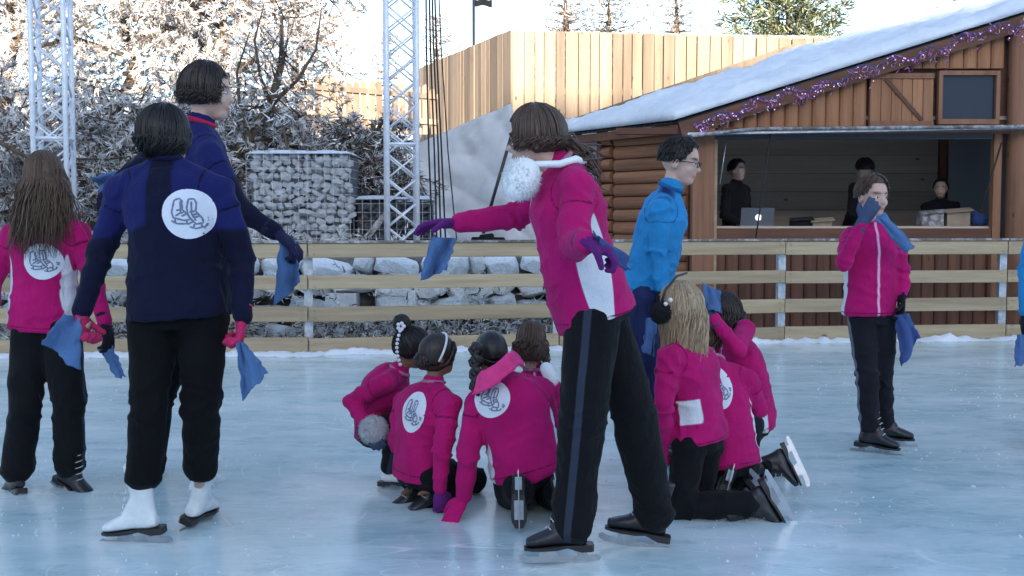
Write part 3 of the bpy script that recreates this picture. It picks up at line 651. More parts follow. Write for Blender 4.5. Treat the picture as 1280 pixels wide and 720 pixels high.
def snowf(p, u, v):
    e = min(1, min(v*14+.25, u*30+.3)); return .05+e*(.09+.075*noise.noise(Vector(p*1.5))+.045*noise.noise(Vector(p*4))+.02*noise.noise(Vector(p*13)))+(.012*math.sin(v*150) if u < .06 else 0)
slab('roof_snow', RA-V3(.16, .17, .055)+V3(0, 0, .02), RB-V3(.16, 0, .055)+V3(0, 0, .02), RC-V3(0, .17, 0)+V3(0, 0, .005), RD+V3(0, 0, .005), .1, .012, M['snow'], 190, 64, snowf, roof)
RE = V3(2*RC[0]-RA[0], 13, RA[2]); RFp = V3(2*RD[0]-RB[0], 14.8, RB[2])
slab('roof', RE-V3(0, .12, .03), RFp, RC-V3(0, .12, 0)+V3(.002, 0, 0), RD, .03, -.03, M['black_metal'], 2, 40, lambda p, u, v: .03, hut)
slab('roof_snow', RE+V3(0, -.16, 0), RFp, RC-V3(-.002, .16, 0), RD, .1, .01, M['snow'], 20, 20, lambda p, u, v: .13+.04*noise.noise(Vector(p)), hut)
# fascia along the rake
g = G(); a, b = RA-V3(.08, .14, .13), RC-V3(0, .14, .10); d = nrm(b-a); g.box((a+b)/2, (np.linalg.norm(b-a)/2, .02, .082), np.array([d, V3(0, 1, 0), np.cross(d, (0, 1, 0))])); emit('fascia', g, M['log'], hut)
a, b = RA-V3(.09, .1, .12), RB-V3(.09, 0, .12); d = nrm(b-a); g = G(); g.box((a+b)/2, (np.linalg.norm(b-a)/2, .02, .05), np.array([d, nrm(np.cross(d, (0, 0, 1))), V3(0, 0, 1)])); emit('eave_board', g, M['log'], hut)
# half logs
def halflog(name, a, b, r, n, m, par, flat=.6):
    """a rounded log face from a to b, bulging along n"""
    a, b, n = map(np.asarray, (a, b, n)); d = nrm(b-a); s = np.cross(d, n); L = np.linalg.norm(b-a); g = G(); V = []
    for k, e in enumerate((-L/2, L/2)):
        for q in range(7):
            th = math.pi*q/6; V.append((math.cos(th)*r*.985, -math.sin(th)*r*flat*(1 if True else 0), e))
    g.add(V, [tuple(range(6, -1, -1)), tuple(range(7, 14)), (0, 7, 13, 6)]+[(q, q+1, 8+q, 7+q) for q in range(6)])
    o = emit(name, g, M[m], None); o.parent = par; o.location = (a+b)/2-org(par)
    from mathutils import Matrix
    o.rotation_euler = Matrix((tuple(np.cross(n, -d)), tuple(-n), tuple(d))).transposed().to_euler(); return o
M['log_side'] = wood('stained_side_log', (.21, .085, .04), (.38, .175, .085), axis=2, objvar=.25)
# lower front: upright half logs
nF = V3(0, -1, 0); x = 2.33
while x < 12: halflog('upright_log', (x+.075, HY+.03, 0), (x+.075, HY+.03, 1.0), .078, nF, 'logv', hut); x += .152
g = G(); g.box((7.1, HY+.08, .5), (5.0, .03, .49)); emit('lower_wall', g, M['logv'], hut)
# counter ledge and boards
x0, x1 = XZ(893, 285)[0], XZ(1236, 285)[0]
g = G(); g.box(((x0+x1)/2, HY-.02, 1.09), ((x1-x0)/2, .05, .075)); emit('counter_front', g, M['log'], hut)
g = G(); g.box(((x0+x1)/2, HY+.30, 1.17), ((x1-x0)/2+.02, .30, .018)); emit('counter_top', g, M['inner'], hut)
# left big post, right posts
g = G(); a0, a1 = XZ(863, 300)[0], XZ(890, 300)[0]; g.box(((a0+a1)/2, HY-.03, 1.2), ((a1-a0)/2, .1, 1.2)); emit('corner_post', g, M['frame'], hut)
g = G(); g.box((XZ(892, 300)[0], HY-.06, 1.27), (.016, .04, 1.07)); emit('hatch_frame', g, M['rail'], hut)
g = G(); g.box((XZ(1241, 300)[0], HY-.03, 1.27), (.045, .05, 1.05)); emit('hatch_frame', g, M['gable'], hut)
zt = XZ(1265, 45)[1]
g = G(); g.caps((XZ(1267, 300)[0], HY-.05, 0), .14, (XZ(1267, 300)[0], HY-.05, zt+.1), .14, n=14); emit('corner_post', g, M['frame'], hut, smooth=True)
g = G(); g.box((7.9, HY+.0, 1.55), (1.9, .05, .8)); emit('front_wall', g, M['log'], hut)
x = 6.1
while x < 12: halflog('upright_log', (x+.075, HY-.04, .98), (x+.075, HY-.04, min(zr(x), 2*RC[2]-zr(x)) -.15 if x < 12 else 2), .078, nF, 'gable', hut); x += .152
# gable: upright half logs above the hatch
gx0, gx1 = XZ(1087, 100)[0], XZ(1250, 100)[0]; zb = XZ(640, 160)[1]
x = 2.35
while x < XZ(1252, 0)[0]-.08:
    top = zr(x+.08)-.16; lo = zb
    if gx0-.1 < x+.075 < gx1: lo = XZ(640, 86)[1]
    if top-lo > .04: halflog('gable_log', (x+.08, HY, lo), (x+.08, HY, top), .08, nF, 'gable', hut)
    x += .157
g = G(); V = [(2.1, HY+.06, zb), (10, HY+.06, zb), (10, HY+.06, zr(4.48)), (7.24, HY+.06, zr(7.24)-.12), (2.1, HY+.06, zr(2.1)-.12)]
g.add(V+[(p[0], p[1]+.04, p[2]) for p in V], [(0, 1, 2, 3, 4), (9, 8, 7, 6, 5)]+[(i, 5+i, 5+(i+1) % 5, (i+1) % 5) for i in range(5)]); emit('gable_wall', g, M['log'], hut)
g = G(); g.box((4.6, HY-.04, zb-.04), (3.4, .06, .035)); emit('lintel', g, M['log'], hut)
# shutter: boards, rails, brace
sh0, sh1, st, sb = XZ(1088, 0)[0], XZ(1167, 0)[0], XZ(0, 92)[1], XZ(0, 159)[1]
sh = G(); sh.box(((sh0+sh1)/2, HY-.03, (st+sb)/2), ((sh1-sh0)/2, .02, (st-sb)/2)); sho = emit('shutter', sh, M['gable'], hut)
nb = 6
for i in range(nb):
    w = (sh1-sh0)/nb; g = G(); g.box((sh0+w*(i+.5), HY-.058, (st+sb)/2), (w/2-.004, .008, (st-sb)/2-.004)); emit('board', g, M['gable'], sho)
for z in (sb+.035, st-.035): g = G(); g.box(((sh0+sh1)/2, HY-.075, z), ((sh1-sh0)/2, .01, .03)); emit('batten', g, M['frame'], sho)
a, b = V3(sh0+.17, HY-.078, st-.07), V3(sh1-.13, HY-.078, sb+.07); d = nrm(b-a); g = G(); g.box((a+b)/2, (np.linalg.norm(b-a)/2, .008, .022), np.array([d, V3(0, 1, 0), np.cross(d, (0, 1, 0))])); emit('brace', g, M['log'], sho)
# small window
w0, w1, wt, wb = XZ(1173, 0)[0], XZ(1249, 0)[0], XZ(0, 90)[1], XZ(0, 155)[1]
fr = G()
for cx, cz, hx, hz in (((w0+w1)/2, wt-.02, (w1-w0)/2, .025), ((w0+w1)/2, wb+.02, (w1-w0)/2, .03), (w0+.02, (wt+wb)/2, .022, (wt-wb)/2-.046), (w1-.02, (wt+wb)/2, .022, (wt-wb)/2-.046)): fr.box((cx, HY-.05, cz), (hx, .04, hz))
wo = emit('window', fr, M['frame'], hut)
gm, gn, gb = newmat('window_glass'); gb.inputs['Base Color'].default_value = (.03, .035, .045, 1); gb.inputs['Roughness'].default_value = .12; M['glass'] = gm
g = G(); g.box(((w0+w1)/2, HY-.03, (wt+wb)/2), ((w1-w0)/2-.03, .008, (wt-wb)/2-.03)); emit('pane', g, M['glass'], wo)
# awning strip above the hatch
g = G(); a, b = W(858, 168, 12.75), W(1300, 160, 12.75); g.box((a+b)/2, (np.linalg.norm(b-a)/2, .10, .012), np.array([nrm(b-a), V3(0, 1, 0), np.cross(nrm(b-a), (0, 1, 0))])); emit('awning_rail', g, M['steel'], hut)
g = G(); g.tube([W(862, 170, 12.62), W(945, 161, 12.62), W(1290, 158, 12.62)], .02, 8); emit('awning_roll', g, M['grey_wood'], hut, smooth=True)
g = G(); a, b = W(893, 171, 12.9), W(1240, 171, 12.9); g.box((a+b)/2, (np.linalg.norm(b-a)/2, .03, .03)); emit('hatch_header', g, M['black_metal'], hut)
# side wall of stacked logs, running back to the left
A0, B0 = V3(2.05, 13.05, 0), V3(.95, 14.6, 0); dS = nrm(B0-A0); nS = nrm(V3(dS[1], -dS[0], 0)); nS = nS if nS[1] < 0 else -nS
z = .075
while z < 2.3:
    halflog('side_log', A0+V3(0, 0, z), A0+dS*1.28+V3(0, 0, z), .078, nS, 'log_side', hut, .75)
    e = A0+dS*1.34; halflog('log_end', e+V3(0, 0, z+.02), e+dS*.17+V3(0, 0, z+.02), .072, nS, 'log_side', hut, 1.0); z += .155
g = G(); c = (A0+dS*.75)+V3(0, 0, 1.17)-nS*.06; R = np.array([dS, nS, V3(0, 0, 1)]); g.box(c, (.8, .04, 1.17), R); emit('side_wall', g, M['log'], hut)
g = G(); c = A0+dS*1.56+V3(0, 0, 1.2); g.box(c, (.04, .06, 1.2), R); emit('side_post', g, M['log'], hut)
gp, gn2, gb2 = newmat('cloudy_plastic'); gb2.inputs['Base Color'].default_value = (.30, .29, .32, 1); gb2.inputs['Roughness'].default_value = .3; v = coords(gn2); bump(gn2, gb2, noisef(gn2, v, 5), .5, .03); M['plastic'] = gp
g = G(); c = A0+dS*1.82+V3(0, 0, 1.2); g.box(c, (.2, .015, 1.12), R); emit('side_panel', g, M['plastic'], hut)
g = G(); c = A0+dS*2.06+V3(0, 0, 1.2); g.box(c, (.035, .05, 1.2), R); emit('side_post', g, M['grey_wood'], hut)
# interior
yb = 15.4
for i in range(9): g = G(); g.box((0, 0, 0), (1.72, .015, .122)); o = emit('inner_board', g, M['inner'], None); o.parent = hut; o.location = V3(4.1, yb, 1.15+i*.25-.9+.02)-org(hut)
g = G(); g.box((4.4, yb+.06, 1.2), (3.6, .03, 1.2)); emit('back_wall', g, M['log'], hut)
g = G(); g.box((5.88, yb-.02, 1.2), (.035, .04, 1.2)); emit('door_post', g, M['frame'], hut)
m_, n_, b_ = newmat('grey_inner_panel'); b_.inputs['Base Color'].default_value = (.40, .40, .42, 1); b_.inputs['Roughness'].default_value = .7; M['inner_panel'] = m_
g = G(); g.box((6.45, yb-.06, 1.2), (.5, .012, 1.2)); emit('inner_panel', g, M['inner_panel'], hut)
g = G(); g.box((6.55, 14.2, 1.2), (.03, 1.1, 1.2)); emit('inner_side_wall', g, M['inner_panel'], hut)
g = G(); g.box((1.9, 14.5, 1.2), (.03, .95, 1.2)); emit('inner_side_wall', g, M['inner'], hut)
g = G(); g.box((4.2, 14.2, 2.44), (2.4, 1.15, .02)); emit('ceiling', g, M['inner'], hut)
g = G(); g.box((4.2, 14.2, .03), (2.4, 1.15, .02)); emit('floor', g, M['inner'], hut)

# cords and rods in the hatch
def cord(label, pts, r, m='rope', nm='cord'): 
    g = G(); g.tube(pts, r, 6); emit(nm, g, M[m], None, smooth=True, base=pts[-1], label=label, category=nm)
cord('black cord hanging down in front of the laptop', [W(963, 166, 12.75), W(957, 215, 12.73), W(950, 262, 12.7), W(944, 302, 12.7)], .009)
cord('grey rod hanging at the left of the hatch by the first seller', [W(908, 176, 12.9), W(900, 230, 12.9)], .006, 'steel', 'rod'); cord('black slanting strap at the right post of the hatch', [W(1252, 178, 12.8), W(1238, 225, 12.8), W(1226, 262, 12.8)], .010, 'rope', 'strap')
# string of violet tinsel lights along the rake
ts = thing('light_garland', 'violet tinsel garland with small lights along the snowy roof edge', 'garland', W(1080, 100, 12.8))
pts = [W(868+i*7.6, 152-i*2.36+5*math.sin(i*1.1)+3*math.sin(i*.37), 12.78) for i in range(60)]
g = G(); g.tube(pts, .006, 5); emit('wire', g, M['cloth_dark'], ts)
P = []; D = []
for i in range(560):
    k = RNG.integers(0, 59); 
    if i % 3 == 0: k = (RNG.integers(0, 14)*4+RNG.integers(0, 2)) % 59
    drop = abs(RNG.normal())*.085*(1 if (k//3) % 2 else .5)
    p = lerp(pts[k], pts[k+1], RNG.random())+V3(RNG.normal()*.02, RNG.normal()*.02, -drop); P.append(p); D.append(RNG.normal(size=3)+V3(0, 0, -.3))
V, F, c = spikes(P, D, .05, .0055, pick([(.50, .16, .42), (.66, .30, .58), (.32, .08, .36), (.78, .62, .74)], [4, 3, 3, 2], len(P)))
m_, n_, b_ = newmat('tinsel'); at = nd(n_, 'ShaderNodeAttribute', attribute_name='tint'); n_.links.new(at.outputs['Color'], b_.inputs['Base Color']); b_.inputs['Roughness'].default_value = .3; b_.inputs['Metallic'].default_value = .3
g = G(); g.add(V, F, c); emit('tinsel', g, m_, ts, kind='stuff')
m_, n_, b_ = newmat('small_bulb'); b_.inputs['Base Color'].default_value = (.8, .6, .9, 1); b_.inputs['Emission Color'].default_value = (.75, .35, 1, 1); b_.inputs['Emission Strength'].default_value = .3; M['bulb'] = m_
g = G()
for i in range(60): k = RNG.integers(0, 59); g.sph(pts[k]+V3(RNG.normal()*.03, -.02, -abs(RNG.normal())*.07), .008, n=6, m=4)
emit('bulb', g, M['bulb'], ts, kind='stuff')

# ---- things on the counter
lp = W(948, 284, 13.12); t = thing('laptop', 'silver laptop with a white fruit emblem open on the hatch counter', 'laptop', (lp[0], lp[1], 1.19))
m_, n_, b_ = newmat('laptop_silver'); b_.inputs['Base Color'].default_value = (.15, .16, .18, 1); b_.inputs['Metallic'].default_value = .3; b_.inputs['Roughness'].default_value = .35; M['silver'] = m_
a, b = W(926, 283, 13.1), W(969, 262, 13.05); cx = (a[0]+b[0])/2; hw = (b[0]-a[0])/2; zc = 1.3
Rl = np.array([V3(1, 0, 0), V3(0, .94, .34), V3(0, -.34, .94)]).T; Rl = np.array([V3(1, 0, 0), V3(0, .95, .31), V3(0, -.31, .95)])
g = G(); g.box((cx, 13.11, zc), (hw, .006, .108), Rl); emit('screen_lid', g, M['silver'], t)
g = G(); g.box((cx, 13.25, 1.197), (hw, .12, .008)); emit('keyboard_base', g, M['silver'], t)
m_, n_, b_ = newmat('emblem_white'); b_.inputs['Base Color'].default_value = (.9, .92, .95, 1); b_.inputs['Emission Color'].default_value = (.9, .95, 1, 1); b_.inputs['Emission Strength'].default_value = .35; M['emblem'] = m_
g = G(); out = []
for i in range(26):
    th = i/26*2*math.pi; r = .038*(1-.12*math.exp(-((th-math.pi/2)/.3)**2)-.10*math.exp(-((th-1.5*math.pi)/.3)**2)-.30*math.exp(-((min(th, 2*math.pi-th))/.33)**2)); out.append((r*math.cos(th), r*math.sin(th)*1.05))
nl = Rl[1]; cc = V3(cx+.012, 13.11, zc-.008)-nl*.0075
g.add([cc+Rl[0]*u+Rl[2]*v for u, v in out]+[cc+nl*.001+Rl[0]*u+Rl[2]*v for u, v in out], [tuple(range(26)), tuple(range(51, 25, -1))])
g.ell(cc+Rl[0]*.006+Rl[2]*.049, (Rl[0]*.005+Rl[2]*.004, nl*.001, Rl[2]*.011+Rl[0]*.006), n=6, m=4); emit('emblem', g, M['emblem'], t)
m_card = simple('cardboard', (.30, .23, .16), .85, .15, 12, .1)
def cbox(label, px0, py0, px1, py1, m, nm='cardboard_box', cat='box', y=13.15, tilt=0):
    a, b = W(px0, py1, y), W(px1, py0, y); zb = 1.189; h = max(.03, b[2]-max(a[2], zb)); t = thing(nm, label, cat, ((a[0]+b[0])/2, y, zb)); g = G()
    g.box(((a[0]+b[0])/2, y+.1, zb+h/2), ((b[0]-a[0])/2, .1, h/2-.002)); emit('body', g, m, t)
    g = G(); c = V3((a[0]+b[0])/2, y+.02, zb+h+.012); g.box(c, ((b[0]-a[0])/2+.03, .06, .004), np.array([V3(1, 0, .08), V3(0, 1, .3), V3(0, -.3, 1)])); emit('flap', g, m, t)
cbox('open cardboard box at the right end of the hatch counter', 1184, 264, 1213, 284, m_card)
cbox('tilted grey carton left of the cardboard box on the counter', 1153, 266, 1180, 284, M['grey_wood'])
cbox('flat dark box on the counter between the sellers', 992, 275, 1014, 284, M['black_cloth'], 'flat_box'); cbox('long low pale tray on the counter right of the flat dark box', 1016, 276, 1040, 284, m_card, 'tray', 'tray')
g = G(); p = W(1224, 275, 13.3); g.ell(p, (V3(.11, 0, 0), V3(0, .09, 0), V3(0, 0, .085))); g.ell(p+V3(-.05, 0, .06), (V3(.06, 0, 0), V3(0, .06, 0), V3(0, 0, .05)))
emit('dark_bag', g, M['cloth_dark'], None, smooth=True, base=p, label='dark blue bag slumped on the counter beside the right post', category='bag')
# ================================================================ PEOPLE
def segdist(P, a, b):
    ab = b-a; t = np.clip(((P-a)@ab)/(ab@ab+1e-9), 0, 1); q = a+t[:, None]*ab; return np.linalg.norm(P-q, axis=1), t
def limb(g, pts, rads, n=14):
    for i in range(len(pts)-1): g.caps(pts[i], rads[i], pts[i+1], rads[i+1], n)
def wrinkle(me, amp, axis_pts, seed, freq=26, joints=(), base=None):
    """cloth folds: ridged bands across the local limb direction, stronger near the joints"""
    V = mverts(me); N = mnorm(me); Pn = V+(base if base is not None else 0)
    best = np.full(len(V), 9.); s = np.zeros(len(V)); acc = 0
    for a, b in axis_pts:
        d, t = segdist(Pn, a, b); L = np.linalg.norm(b-a); m = d < best; best[m] = d[m]; s[m] = acc+t[m]*L; acc += L+1.7
    w1 = fnoise(Pn, seed, 3, 9); w2 = fnoise(Pn, seed+5, 2, 4)
    ph = s*freq*1.5+w1*5.5+w2*5
    r = 1-np.abs(np.sin(ph)); r = r**1.6
    k = .10+.22*np.clip(w2, 0, 1)
    for j, rr in joints: k = k+.75*np.exp(-(np.linalg.norm(Pn-j, axis=1)/rr)**2)
    big = fnoise(Pn, seed+9, 2, 14)
    setv(me, V+N*((r-.4)*k*amp+big*amp*.55)[:, None])

def hand_geo(g, wrist, hd, pn, k, side, curl=.45, grow=0.0, spread=.10, thumb=.8):
    """hd hand direction, pn palm normal (the side fingers close to), side = +-1 puts the thumb"""
    hd = nrm(hd); pn = nrm(pn-hd*np.dot(pn, hd)); ac = np.cross(hd, pn)*side        # towards the thumb
    L = .088*k; g.loft([(wrist-hd*.02*k, ac*(.027*k+grow), pn*(.019*k+grow)), (wrist+hd*.01*k, ac*(.029*k+grow), pn*(.018*k+grow)), (wrist+hd*.05*k, ac*(.039*k+grow), pn*(.017*k+grow)), (wrist+hd*L, ac*(.040*k+grow), pn*(.013*k+grow)), (wrist+hd*(L+.006), ac*(.034*k+grow), pn*(.009*k+grow))], 14)
    for i, (o, ln) in enumerate(((.031, .070), (.011, .080), (-.010, .074), (-.030, .058))):
        p = wrist+hd*L*.93+ac*o*k; d = nrm(hd+ac*(o/.03)*spread); a = 0; r = .0095*k+grow*.8
        pts = [p]; rr = [r]
        for s, f in enumerate((.45, .32, .23)):
            a += curl*(.55+.35*s)*(1+.12*i); dd = nrm(d*math.cos(a)+pn*math.sin(a)); p = p+dd*ln*k*f*1.15; pts.append(p); rr.append(r*(.93-.09*s))
        limb(g, pts, rr, 9)
    p = wrist+hd*.022*k+ac*.026*k; d = nrm(hd*.75+ac*thumb+pn*.25); q = p+d*.035*k; d2 = nrm(hd*.9+ac*thumb*.35+pn*.45*(1+curl)); q2 = q+d2*.030*k; q3 = q2+nrm(d2+pn*.2)*.022*k
    limb(g, [p, q, q2, q3], [.013*k+grow, .011*k+grow, .010*k+grow, .0085*k+grow], 9)

def skate(par, ankle, toe, up, k, boot='boot_black', lace=True, blade=True):
    hi = 1.45 if boot == 'boot_white' else 1.0
    """ice skate: ankle point, toe direction, shin direction"""
    t = nrm(toe); u = nrm(np.asarray(up, float)-t*np.dot(up, t)); s = np.cross(t, u); g = G(); A = np.asarray(ankle, float)
    g.loft([(A+u*.125*k*hi-t*.012*k, t*(.052 if hi == 1 else .060)*k, s*(.044 if hi == 1 else .054)*k), (A+u*.06*k-t*.006*k, t*.047*k, s*.037*k), (A, t*.050*k, s*.036*k), (A-u*.04*k, t*.055*k, s*.036*k), (A-u*.072*k, t*.056*k, s*.032*k)], 16)
    g.loft([(A-t*.055*k-u*.06*k, s*.026*k, u*.020*k), (A-t*.02*k-u*.05*k, s*.036*k, u*.038*k), (A+t*.04*k-u*.042*k, s*.037*k, u*.042*k), (A+t*.09*k-u*.055*k, s*.040*k, u*.031*k), (A+t*.14*k-u*.066*k, s*.038*k, u*.022*k), (A+t*.172*k-u*.072*k, s*.024*k, u*.014*k)], 16)
    g.caps(A+u*.02*k+t*.02*k, .036*k, A+t*.06*k-u*.035*k, .034*k)
    me = remesh(g, .0065*k, 4); V = mverts(me); setv(me, V+mnorm(me)*(fnoise(V, 3, 2, 45)*.0012)[:, None])
    V = mverts(me)-org(par); setv(me, V); me.materials.append(M[boot]); me.polygons.foreach_set('use_smooth', [True]*len(me.polygons)); o = link('skate', me, par)
    g = G(); out = []
    for x, w in ((-.078, .020), (-.07, .029), (-.03, .032), (.02, .028), (.06, .034), (.11, .040), (.15, .034), (.178, .018)): out.append((x, w))
    top = [A+t*x*k+s*w*k-u*(.082+.006*(x > .02))*k for x, w in out]+[A+t*x*k-s*w*k-u*(.082+.006*(x > .02))*k for x, w in out[::-1]]
    bot = [p-u*(.026*k if i in (0, 1, 2, 13, 14, 15) else .010*k) for i, p in enumerate(top)]; n = len(top)
    g.add(top+bot, [tuple(range(n)), tuple(range(2*n-1, n-1, -1))]+[(i, n+i, n+(i+1) % n, (i+1) % n) for i in range(n)]); emit('sole', g, M['sole'], o)
    if blade:
        prof = [(-.105, -.138), (-.09, -.125), (-.055, -.125), (-.05, -.108), (-.02, -.108), (-.015, -.126), (.055, -.126), (.065, -.098), (.12, -.098), (.125, -.125), (.165, -.124), (.185, -.116), (.198, -.122), (.196, -.138), (.17, -.148), (.09, -.150), (-.06, -.150), (-.10, -.146)]
        Lp = [A+t*x*k+u*z*k+s*.002 for x, z in prof]; Rp = [p-s*.004 for p in Lp]; n = len(prof); g = G()
        g.add(Lp+Rp, [tuple(range(n-1, -1, -1)), tuple(range(n, 2*n))]+[(i, (i+1) % n, n+(i+1) % n, n+i) for i in range(n)])
        g.box(A+t*-.035*k-u*.108*k, (.03*k, .016*k, .0025*k), np.array([t, s, u])); g.box(A+t*.092*k-u*.0975*k, (.045*k, .022*k, .0025*k), np.array([t, s, u]))
        emit('blade', g, M['blade'], o)
    if lace:
        g = G()
        for i in range(5):
            q = i/4; p = lerp(A+u*.10*k+t*.042*k, A+t*.085*k-u*.018*k, q); w = .016*k
            f = nrm(t*.8+u*.6); g.tube([p-s*w*1.5-f*.006, p+f*.006, p+s*w*1.5-f*.006], .0022*k, 4)
        emit('laces', g, M['lace'] if boot == 'boot_black' else M['white_trim'], o)
    return o

def head_axes(F, tilt=0, roll=0):
    """face direction F, U up axis"""
    F = nrm(F); U = nrm(V3(0, 0, 1)-F*F[2]) if abs(F[2]) < .98 else V3(0, 1, 0); S = np.cross(F, U)
    if roll: U = nrm(U*math.cos(roll)+S*math.sin(roll)); S = np.cross(F, U)
    return F, S, U
def head_geo(g, C, F, S, U, k):
    g.ell(C+U*.022*k-F*.008*k, (S*.074*k, F*.094*k, U*.092*k), 22, 14)                  # skull
    g.ell(C-U*.022*k+F*.022*k, (S*.062*k, F*.066*k, U*.080*k), 18, 12)                  # face
    g.ell(C-U*.078*k+F*.042*k, (S*.040*k, F*.042*k, U*.030*k), 14, 8)                   # chin
    g.ell(C-U*.052*k+F*.018*k, (S*.056*k, F*.055*k, U*.034*k), 14, 8)                   # jaw
    g.ell(C-U*.022*k+F*.094*k, (S*.012*k, F*.016*k, U*.014*k), 10, 8); g.caps(C+U*.012*k+F*.078*k, .008*k, C-U*.018*k+F*.096*k, .010*k, 8)   # nose
    g.ell(C-U*.056*k+F*.080*k, (S*.024*k, F*.012*k, U*.0085*k), 12, 6)                  # mouth
    g.ell(C+U*.024*k+F*.072*k, (S*.050*k, F*.016*k, U*.012*k), 12, 6)                   # brow
    for s in (-1, 1):
        g.ell(C-U*.012*k+S*s*.076*k-F*.012*k, (S*.010*k, F*.018*k+S*s*.006*k, U*.030*k), 10, 8)   # ears
        g.ell(C-U*.028*k+S*s*.036*k+F*.056*k, (S*.024*k, F*.020*k, U*.020*k), 10, 6)    # cheeks

def hair_build(par, C, F, S, U, k, style, m, seed=0, length=.3, n=260, target=None, face=1.05, light=0, flare=1.0, mess=.13, inw=.2):
    r = np.random.default_rng(seed+100); g = G(); ax = V3(.082, .104, .104)*k; Ce = C+U*.020*k-F*.010*k
    P = lambda th, ph, q=1.0: Ce+q*(S*ax[0]*math.sin(th)*math.sin(ph)+F*ax[1]*math.sin(th)*math.cos(ph)+U*ax[2]*math.cos(th))
    # scalp cap, open at the face
    nu, nv = 44, 26; V = []; idx = {}; Fc = []
    lim = (lambda ph: rad(50)+rad(54)*(1-math.exp(-(max(0, abs(ph)-face*.62)/.5)**2))) if style == 'short' else lambda ph: rad(62)+rad(75)*(1-math.exp(-(max(0, abs(ph)-face*.62)/.42)**2))          # hairline as polar angle
    for j in range(nv+1):
        for i in range(nu):
            ph = -math.pi+2*math.pi*i/nu; th = lim(ph)*j/nv+.001; q = 1+.015*math.sin(ph*13+th*4)+(.02 if j < nv-1 else -.06)*1; V.append(P(th, ph, q))
    Fc = [(j*nu+i, (j+1)*nu+i, (j+1)*nu+(i+1) % nu, j*nu+(i+1) % nu) for j in range(nv) for i in range(nu)]
    g.add(V, Fc, (.75, .75, .75))
    if style == 'long': g.loft([(C-F*.045*k+U*.03*k, S*.078*k, F*.055*k), (C-F*.05*k-U*.06*k, S*.086*k*flare, F*.050*k), (C-F*.066*k-V3(0, 0, 1)*length*.55, S*.088*k*flare, F*.032*k), (C-F*.070*k-V3(0, 0, 1)*length*.82, S*.066*k*flare, F*.016*k)], 16, col=(.7, .7, .7))
    for i in range(int(n*1.65)):
        ph = r.uniform(-math.pi, math.pi)
        if style in ('long', 'bob', 'short') and abs(ph) < face*.5: ph = math.copysign(face*.5+abs(r.normal())*.35, ph)
        t1 = lim(ph); q0 = 1.02+r.uniform(0, .07 if style != 'short' else .035); q0 += .045*r.random()*(r.random() < .08); tone = r.uniform(.72, 1.22) if style == 'long' else r.uniform(.55, 1.35)+light*(r.random() < .3); pts = []
        if style == 'pull':
            a0 = P(t1*.98, ph, 1.0); T = (target-Ce); T = T/np.linalg.norm(T/np.array([1, 1, 1])); d0 = a0-Ce; d1 = nrm(T)*np.linalg.norm(d0)
            e = P(0, 0); 
            for s in np.linspace(0, 1, 7):
                d = lerp(nrm(d0), nrm(T), s); d = nrm(d); den = math.sqrt((d@S/ax[0])**2+(d@F/ax[1])**2+(d@U/ax[2])**2); pts.append(Ce+d/den*(q0+.02*math.sin(s*3.1)))
            rr = .0042*k
        elif style == 'short':
            ph2 = ph+r.normal()*.1; a = r.uniform(.05, .95)
            for s in np.linspace(0, 1, 5): pts.append(P(t1*min(1.02, a+.24*s), ph2+.12*s*(1 if ph > 0 else -1), q0+.05*math.sin(s*2.4)+.01*r.normal()))
            rr = .0042*k
        else:
            swirl = r.normal()*.12; L = length*r.uniform(.68, 1.08); th_e = min(t1, rad(98)); part = .15
            for s in np.linspace(.04, 1, 6): pts.append(P(th_e*s, ph+swirl*s*(1-s), q0))
            if t1 >= rad(80):
                p = pts[-1]; out = nrm((p-Ce)-U*((p-Ce)@U)); back = -F; m_ = 7; st = L/m_; wv = r.uniform(0, 6.3); wa = r.uniform(.004, .016); rj = r.normal(size=3)*(.5+.9*(r.random() < .15))
                for s in range(1, m_+1):
                    q = s/m_; bobin = (-out*inw*q if style == 'bob' else out*(.30*(flare-1)*4*(1-q)-.04)+back*.10*(1-q))+rj*mess
                    p = p+nrm(V3(0, 0, -1)+bobin+S*.09*math.sin(wv+q*5))*st; pts.append(p+S*wa*math.sin(wv+q*7)+F*wa*math.cos(wv+q*6))
            rr = .0046*k
        nn_ = len(pts); rr *= .64; g.tube(pts, [rr*(1.0 if j < nn_*.6 else max(.25, 1-(j-nn_*.6)/(nn_*.42))) for j in range(nn_)], 3, col=(tone,)*3)
    return emit('hair', g, m, par, smooth=True)
def bun(par, c, r, m, seed=0, hairobj=None):
    g = G(); rr = np.random.default_rng(seed); g.sph(c, r*.86, n=14, m=9, col=(.8, .8, .8))
    for i in range(46):
        a = nrm(rr.normal(size=3)); b = nrm(np.cross(a, rr.normal(size=3))); q = r*rr.uniform(.86, 1.0); A0 = rr.uniform(0, 6.28)
        g.tube([c+(a*math.cos(A0+s)+b*math.sin(A0+s))*q for s in np.linspace(0, 3.6, 8)], .0045, 4, col=(rr.uniform(.6, 1.3),)*3)
    emit('hair_bun', g, m, par, smooth=True)

